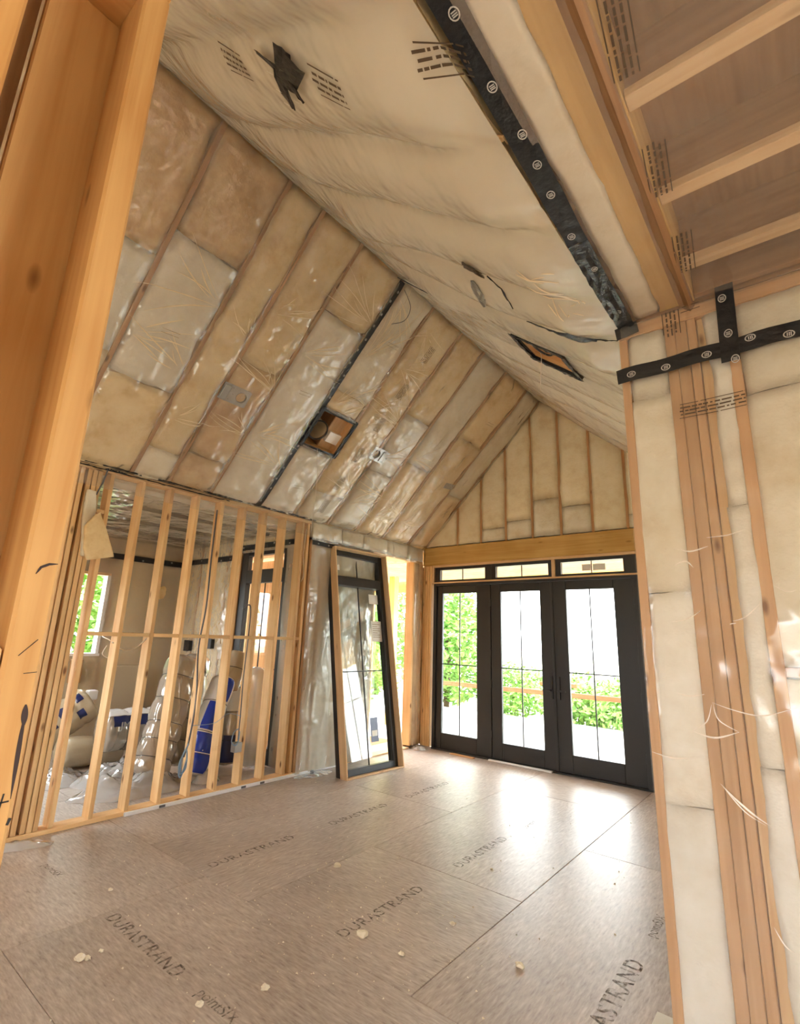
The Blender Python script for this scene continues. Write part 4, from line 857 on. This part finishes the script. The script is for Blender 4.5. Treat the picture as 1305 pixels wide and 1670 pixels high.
# ---------------------------------------------------------------- floor items
tag(obox('white_strip', (.022, -3.17, .018), (EX, EY, EZ), (.02, 2.85, .034), 'white_paint'), 'long white trim strip lying along the stud wall plate', 'trim strip')
for y in (-4.27, -3.35, -3.1, -2.35): tag(box('strip_clip', .0325, .036, y, y+.06, .008, .03, 'cable_grey'), {-4.27: 'first', -3.35: 'second', -3.1: 'third', -2.35: 'last'}[y]+' small grey clip from the left on the white trim strip', 'clip', 'clips on the white strip')
def crumpled(name, label, cx, cy, rx, ry, h, mat, seed, cat='plastic scrap', n=40, rot=0, group=None):
    V = []; F = []; UV = []; c, s = math.cos(rot), math.sin(rot); rings = 14
    V.append((cx, cy, h*.9)); UV.append((0, 0))
    for k in range(1, rings+1):
        for i in range(n):
            a = 2*math.pi*i/n; q = k/rings*(1+.22*nz(math.cos(a)*1.5+seed, math.sin(a)*1.5)); x = rx*q*math.cos(a); y = ry*q*math.sin(a)
            z = max(.004, h*(1-(k/rings)**2)*(.75+.6*nz(x*4+seed, y*4))+h*.45*abs(nz(x*13, y*13, seed))*(1-(k/rings)**6))
            V.append((cx+x*c-y*s, cy+x*s+y*c, z)); UV.append((x, y))
    for i in range(n): F.append((0, 1+i, 1+(i+1) % n))
    for k in range(rings-1):
        for i in range(n): F.append((1+k*n+i, 1+(k+1)*n+i, 1+(k+1)*n+(i+1) % n, 1+k*n+(i+1) % n))
    return tag(mesh_obj(name, V, F, mat, None, True, UV), label, cat, group)
crumpled('plastic_scrap', 'crumpled clear plastic scrap on floor at the foot of the corner studs', .15, -5.42, .10, .22, .05, 'film_scrap', 3, rot=-.4)
crumpled('plastic_scrap', 'small crumpled plastic scrap on floor at the back corner', .12, -.2, .12, .1, .07, 'film_scrap', 5)
crumpled('plastic_scrap', 'flat white plastic scrap beside the leaning window foot', .12, -2.35, .12, .3, .015, 'film_scrap', 6)
tag(obox('wood_offcut', (.86, -.10, .008), ((1, -.05, 0), (.05, 1, 0), EZ), (.42, .06, .015), 'pink_wood'), 'thin wood offcut on floor before the sidelight door', 'wood scrap')
def crumb(x, y, s, seed):
    bm = bmesh.new(); bmesh.ops.create_icosphere(bm, subdivisions=2, radius=1)
    for v in bm.verts:
        k = 1+.5*nz(v.co.x*1.8+seed, v.co.y*1.8, v.co.z*1.8); v.co = Vector((v.co.x*s*k*1.3, v.co.y*s*k, max(-.35, v.co.z)*s*k*.7))
    z = min(v.co.z for v in bm.verts)
    for v in bm.verts: v.co += Vector((x, y, -z))
    me = bpy.data.meshes.new('insulation_crumb'); bm.to_mesh(me); bm.free(); me.materials.append(M['crumb']); return link(bpy.data.objects.new('insulation_crumb', me))
for i, (x, y, s, lb) in enumerate(((2.927, -4.506, .030, 'largest white insulation crumb in the middle of the floor'), (2.166, -3.967, .024, 'round white insulation crumb alone in mid floor'), (1.985, -5.659, .024, 'white insulation crumb pair on the near left floor panel'), (2.01, -5.63, .016, 'small crumb touching the near left crumb'),
        (3.736, -4.149, .020, 'white crumb on the right floor panel near the partition'), (3.244, -4.048, .015, 'small white crumb right of the big central crumb'), (3.202, -4.492, .015, 'small white crumb in front of the big central crumb'), (2.879, -5.157, .018, 'white crumb beside the near seam after the lettering'),
        (1.342, -5.246, .014, 'tiny white crumb left of the printed lettering'), (2.748, -5.428, .016, 'small white crumb beside the small near lettering'), (1.994, -5.558, .012, 'tiny crumb behind the near left crumb pair'), (3.05, -3.2, .010, 'tiny white crumb between the far floor prints'))):
    tag(crumb(x, y, s, i*3.3), lb, 'insulation crumb', 'insulation crumbs on the floor')
# fine litter
V = []; F = []; rr = random.Random(5)
for i in range(420):
    x, y = rr.uniform(.3, 4.4), rr.uniform(-6.2, -1.2)
    if rr.random() < .55: x, y = rr.gauss(2.6, .7), rr.gauss(-4.4, .5)
    if not (.1 < x < 4.4): continue
    s = rr.uniform(.0025, .0075); a = rr.random()*6; b = len(V)
    for q in range(3): V.append((x+s*math.cos(a+q*2.1)*rr.uniform(.7, 1.6), y+s*math.sin(a+q*2.1), .001))
    V.append((x, y, .001+s)); F += [(b, b+1, b+3), (b+1, b+2, b+3), (b+2, b, b+3), (b, b+2, b+1)]
tag(mesh_obj('floor_litter', V, F, 'crumb'), 'fine pale crumbs of insulation scattered over the floor', 'litter', None, 'stuff')

# ---------------------------------------------------------------- insulation bundles in the side room
def bag_surf(path, ru, rv, side, nseg, seed, ex=2.6, pin=.07, end=.45):
    P = [Vector(p) for p in path]; Vs = Vector(side)
    def C(t):
        k = t*(len(P)-1); i = min(int(k), len(P)-2); return P[i].lerp(P[i+1], k-i)
    def S(t, a, off=0):
        c = C(t); d = (C(min(t+.02, 1))-C(max(t-.02, 0))).normalized(); u = (Vs-d*Vs.dot(d)).normalized(); w = d.cross(u)
        ph = t*nseg; k = 1-pin*max(0, abs(math.cos(math.pi*ph)))**10
        e = min(1, (1-abs(2*t-1))*8); k *= end+(1-end)*math.sqrt(max(0, 1-(1-e)**2))
        ca, sa = math.cos(a), math.sin(a); q = (abs(ca)**ex+abs(sa)**ex)**(-1/ex)
        k *= 1+.05*nz(math.cos(a)*3+seed, math.sin(a)*3, ph*1.4)+.025*nz(a*5, ph*3, seed)
        return c+u*(ca*q*k*ru+off*ca)+w*(sa*q*k*rv+off*sa)
    return S, C
def bag(label, path, ru, rv, side, nseg, mat, seed, prints=(), straps=True, cat='insulation bundle', group='wrapped insulation bundles', **kw):
    root = empty('insulation_bundle', path[0], label, cat, group); O = Vector(path[0])
    S, C = bag_surf([Vector(p)-O for p in path], ru, rv, side, nseg, seed, **kw); V = []; F = []; n = 40; m = nseg*12
    for j in range(m+1):
        for i in range(n): V.append(S(j/m, 2*math.pi*i/n))
    for j in range(m):
        for i in range(n): F.append((j*n+i, j*n+(i+1) % n, (j+1)*n+(i+1) % n, (j+1)*n+i))
    F.append(tuple(range(n))[::-1]); F.append(tuple(m*n+i for i in range(n)))
    mesh_obj('wrapping', V, F, mat, root, True)
    if straps:
        for k in range(1, nseg): tube('strap', [S(k/nseg, 2*math.pi*i/24, .003) for i in range(25)], .004, 'sealant', root, 5)
    for t0, t1, a0, a1, pm in prints:
        V = []; F = []; a_, b_ = max(3, int((t1-t0)*m)), 12
        for j in range(a_+1):
            for i in range(b_+1): V.append(S(t0+(t1-t0)*j/a_, a0+(a1-a0)*i/b_, .004))
        for j in range(a_):
            for i in range(b_): F.append((j*(b_+1)+i, j*(b_+1)+i+1, (j+1)*(b_+1)+i+1, (j+1)*(b_+1)+i))
        mesh_obj('printed_panel', V, F, pm, root, True)
    return root, S, O
PI = math.pi
# tall leaning silver bundle
bag('tall silver plastic wrapped bundle leaning behind the fourth stud', [(-.75, -4.02, .10), (-.85, -3.85, .62), (-1.0, -3.62, 1.36)], .20, .17, EY, 6, 'bag_silver', 1)
bag('silver plastic wrapped bundle leaning behind the tall silver one', [(-.98, -3.62, .12), (-1.15, -3.45, .7), (-1.32, -3.28, 1.36)], .18, .16, EY, 5, 'bag_silver', 2, prints=((.45, .8, -1.2, .1, 'bag_beige'),))
r1, S1, O1 = bag('bright blue and white printed bundle leaning behind the sixth stud', [(-.62, -3.58, .06), (-.66, -3.45, .5), (-.8, -3.16, 1.12)], .14, .15, EY, 4, 'bag_white', 3, prints=((.04, .26, -2.6, -.9, 'blue_print'), (.27, .49, -2.7, -1.0, 'blue_print'), (.51, .74, -2.6, -1.2, 'blue_print'), (.77, .97, -2.0, -1.0, 'blue_print')))
bag('blue and clear plastic bundle standing behind the seventh stud', [(-.85, -3.0, .05), (-.86, -2.98, .5), (-.9, -2.95, 1.02)], .13, .14, EY, 3, 'bag_silver', 4, prints=((.05, .4, -2.6, -.6, 'navy_print'), (.68, .95, -2.6, -.6, 'bag_white')))
bag('pale beige plastic bundle end above the blue bundles', [(-.8, -3.12, .95), (-.85, -3.02, 1.2), (-.9, -2.96, 1.42)], .13, .14, EY, 2, 'bag_beige', 5)
bag('cloudy white plastic sack beside the side room door', [(-.62, -2.82, .03), (-.62, -2.80, .6), (-.66, -2.78, 1.24)], .10, .12, EY, 2, 'film_scrap', 6, straps=False)
r3, S3, O3 = bag('lying bundle with white top and navy lettered band', [(-1.75, -4.2, .45), (-1.75, -3.8, .45), (-1.72, -3.36, .44)], .24, .22, EZ, 3, 'bag_silver', 7, prints=((.03, .97, -.75, .75, 'bag_white'), (.1, .97, .78, 1.28, 'navy_print'), (.1, .97, -1.28, -.78, 'navy_print')))
text_on('printed_lettering', 'JM', .11, (.262, .14, .05), EY, EZ, 'logo_white', r3, bold=.002)
text_on('printed_lettering', 'JM', .11, (.27, .50, .04), EY, EZ, 'logo_white', r3, bold=.002)
bag('beige bundle with dark blue squares propped at the side room window', [(-2.55, -4.55, .32), (-2.5, -4.3, .55), (-2.5, -4.06, .72)], .22, .2, EZ, 3, 'bag_beige', 8, prints=((.15, .3, 1.0, 1.6, 'navy_print'), (.4, .55, .8, 1.3, 'navy_print'), (.6, .75, 1.4, 1.9, 'navy_print'), (.7, .85, .5, 1.0, 'navy_print'), (.1, .4, -.4, .5, 'blue_print')), straps=False)
bag('beige bundle lying under the propped bundle', [(-2.1, -4.5, .2), (-2.1, -4.1, .18), (-2.1, -3.75, .18)], .17, .2, EZ, 2, 'bag_beige', 9, straps=False)
crumpled('plastic_sheet', 'large crumpled clear plastic sheet heaped on the side room floor', -.75, -4.1, .38, .62, .20, 'film_scrap', 11, n=60)
crumpled('plastic_sheet', 'second crumpled plastic heap behind the first in the side room', -1.3, -4.05, .4, .55, .2, 'film_scrap', 14, n=60)
crumpled('plastic_sheet', 'small plastic wad on floor under the blue bundle', -.5, -3.45, .12, .16, .14, 'film_scrap', 12)
crumpled('plastic_sheet', 'thin plastic sheet lying behind the corner studs', -1.7, -4.7, .4, .45, .12, 'film_scrap', 13)
tag(tube('paper_roll', [(-3.165, -4.06, .9), (-3.165, -4.06, .92), (-3.165, -4.06, 1.2), (-3.165, -4.06, 1.22)], .08, 'cardboard', n=20), 'brown paper roll standing below the side room window', 'paper roll')
tag(box('insulation_board', -3.2, -3.16, -3.62, -3.05, .0, 1.12, 'plaster'), 'pale board leaning on the far wall of the side room', 'board')
box_w = tag(box('white_bracket', -2.72, -2.6, -4.05, -3.93, .72, .84, 'white_paint', None, .01), 'white bag handle end on top of the propped bundle', 'bag end')

# ================================================================ OUTSIDE
g = tag(box('ground', -60, 60, -60, 80, -.6, -.35, 'lawn', None, 0), 'pale bare gravel ground around the house', 'ground', None, 'structure')
pt = tag(box('patio', -5, 9, .16, 5.2, -.36, -.12, 'concrete', None, 0), 'pale concrete patio outside the doors', 'patio', None, 'structure')
pt = tag(box('patio_side', -5, -.17, -2.38, .15, -.36, -.12, 'concrete', None, 0), 'pale concrete patio outside the tall window opening', 'patio', None, 'structure')
pr = empty('porch_roof', (0, 0, 3.0), 'porch ceiling of spaced orange wood boards beyond the doors', 'porch roof')
for i in range(22): box('porch_board', -3.6, 6.2, .2+.112*i, .2+.112*i+.082, .0, .022, 'porch_wood', pr, .002)
for i in range(21): box('porch_board', -3.6, -.18, -2.30+.118*i, -2.30+.118*i+.095, .0, .022, 'porch_wood', pr, .002)
for x in (-2.6, -1.4, -.2, 1.0, 2.2, 3.4, 4.6): box('porch_rafter', x, x+.05, .2, 2.66, .024, .2, 'porch_yellow', pr)
box('porch_beam', -3.6, 6.2, 2.68, 2.82, -.25, .1, 'porch_yellow', pr); box('porch_beam', -3.75, -3.6, -2.4, 2.82, -.25, .1, 'porch_yellow', pr)
for lb, x, y in (('porch post seen through the tall window opening', -2.05, 1.7), ('porch post at the left corner of the porch', -3.66, 2.75), ('porch post right of the patio doors', 4.9, 2.75)):
    p = empty('porch_post', (x, y, -.12), lb, 'post', 'porch posts'); box('post_core', -.08, .08, -.08, .08, .02, 2.87 if y > 2.5 else 3.12, 'porch_yellow', p, .008); box('post_base', -.1, .1, -.1, .1, 0, .02, 'metal_grey', p)
ow = tag(box('outside_wall', -3.4, -1.85, -1.45, -1.38, -.1, 2.95, 'osb_outside'), 'strand board wall panel outside the side room door', 'wall panel')
rl = empty('railing', (0, 4.3, -.12), 'brown wooden railing across the patio edge', 'railing')
box('rail', -3.2, 5.5, -.03, .03, .66, .76, 'rail_wood', rl)
for x in (-3.1, 4.4): box('rail_post', x, x+.09, -.045, .045, 0, .78, 'rail_wood', rl)
box('rail', .15, 1.0, .05, .08, .86, .94, 'rail_wood', rl)
def foliage(name, label, c, rad, n, ls, mats, seed, trunk=None, cat='bush', group='bushes beyond the patio'):
    root = empty(name, (c[0], c[1], -.35), label, cat, group); rr = random.Random(seed)
    for k, m in enumerate(mats):
        V = []; F = []
        for i in range(n//len(mats)):
            d = Vector((rr.gauss(0, 1), rr.gauss(0, 1), rr.gauss(0, 1))).normalized()*(rr.random()**.35)
            lump = 1+.25*nz(d.x*2.5+seed, d.y*2.5, d.z*2.5); P = Vector((d.x*rad[0]*lump, d.y*rad[1]*lump, max(.02, c[2]+.35+d.z*rad[2]*lump)))
            a = Vector((rr.gauss(0, 1), rr.gauss(0, 1), rr.gauss(0, .6))).normalized(); b = a.orthogonal().normalized(); s = ls*rr.uniform(.6, 1.4); up_ = a.cross(b)*s*.15
            q = len(V); V += [P-a*s, P+b*s*.45+up_, P+a*s, P-b*s*.45+up_]; F += [(q, q+1, q+2), (q, q+2, q+3)]
        mesh_obj('foliage', V, F, m, root)
    h = c[2]+.35
    tube('trunk', [(0, 0, 0), (.03, .02, h*.5), (.0, .0, h)], trunk or .03, 'bark', root, 8)
    return root
LM = ['leaf_a', 'leaf_b']
for i, (x, y, z, rx, ry, rz, lb) in enumerate(((-1.6, 6.6, .35, 1.1, .8, .75, 'low green bush behind the railing seen through the middle door'), (.35, 6.1, .25, 1.0, .8, .75, 'low green bush behind the railing seen through both door leaves'), (1.6, 5.7, .2, .95, .7, .7, 'low green bush behind the railing seen through the right door'), (3.2, 5.9, .3, 1.0, .8, .8, 'low green bush behind the railing hidden mostly by the partition'))):
    foliage('garden_bush', lb, (x, y, z), (rx, ry, rz), 2600, .07, LM, i)
for i, (x, y, z, rx, ry, rz, lb) in enumerate(((-3.6, 6.2, 1.7, 1.5, 1.2, 2.0, 'tall leafy shrub filling the sidelight glass view'), (-5.6, 4.2, 1.9, 1.4, 1.4, 2.2, 'tall leafy shrub seen past the leaning window'), (-7.5, 7.5, 2.5, 2, 2, 2.8, 'tall leafy tree farther left beyond the porch'))):
    foliage('garden_tree', lb, (x, y, z), (rx, ry, rz), 5200, .1, LM, 20+i, .09, 'tree', 'trees beyond the porch')
for i, (x, y, z, lb) in enumerate(((-6.2, -4.6, 1.6, 'leafy shrub outside the left of the side room window'), (-6.6, -3.2, 1.7, 'leafy shrub outside the right of the side room window'))):
    foliage('garden_tree', lb, (x, y, z), (1.4, 1.2, 1.9), 4200, .1, LM, 40+i, .07, 'tree', 'trees outside the side room')
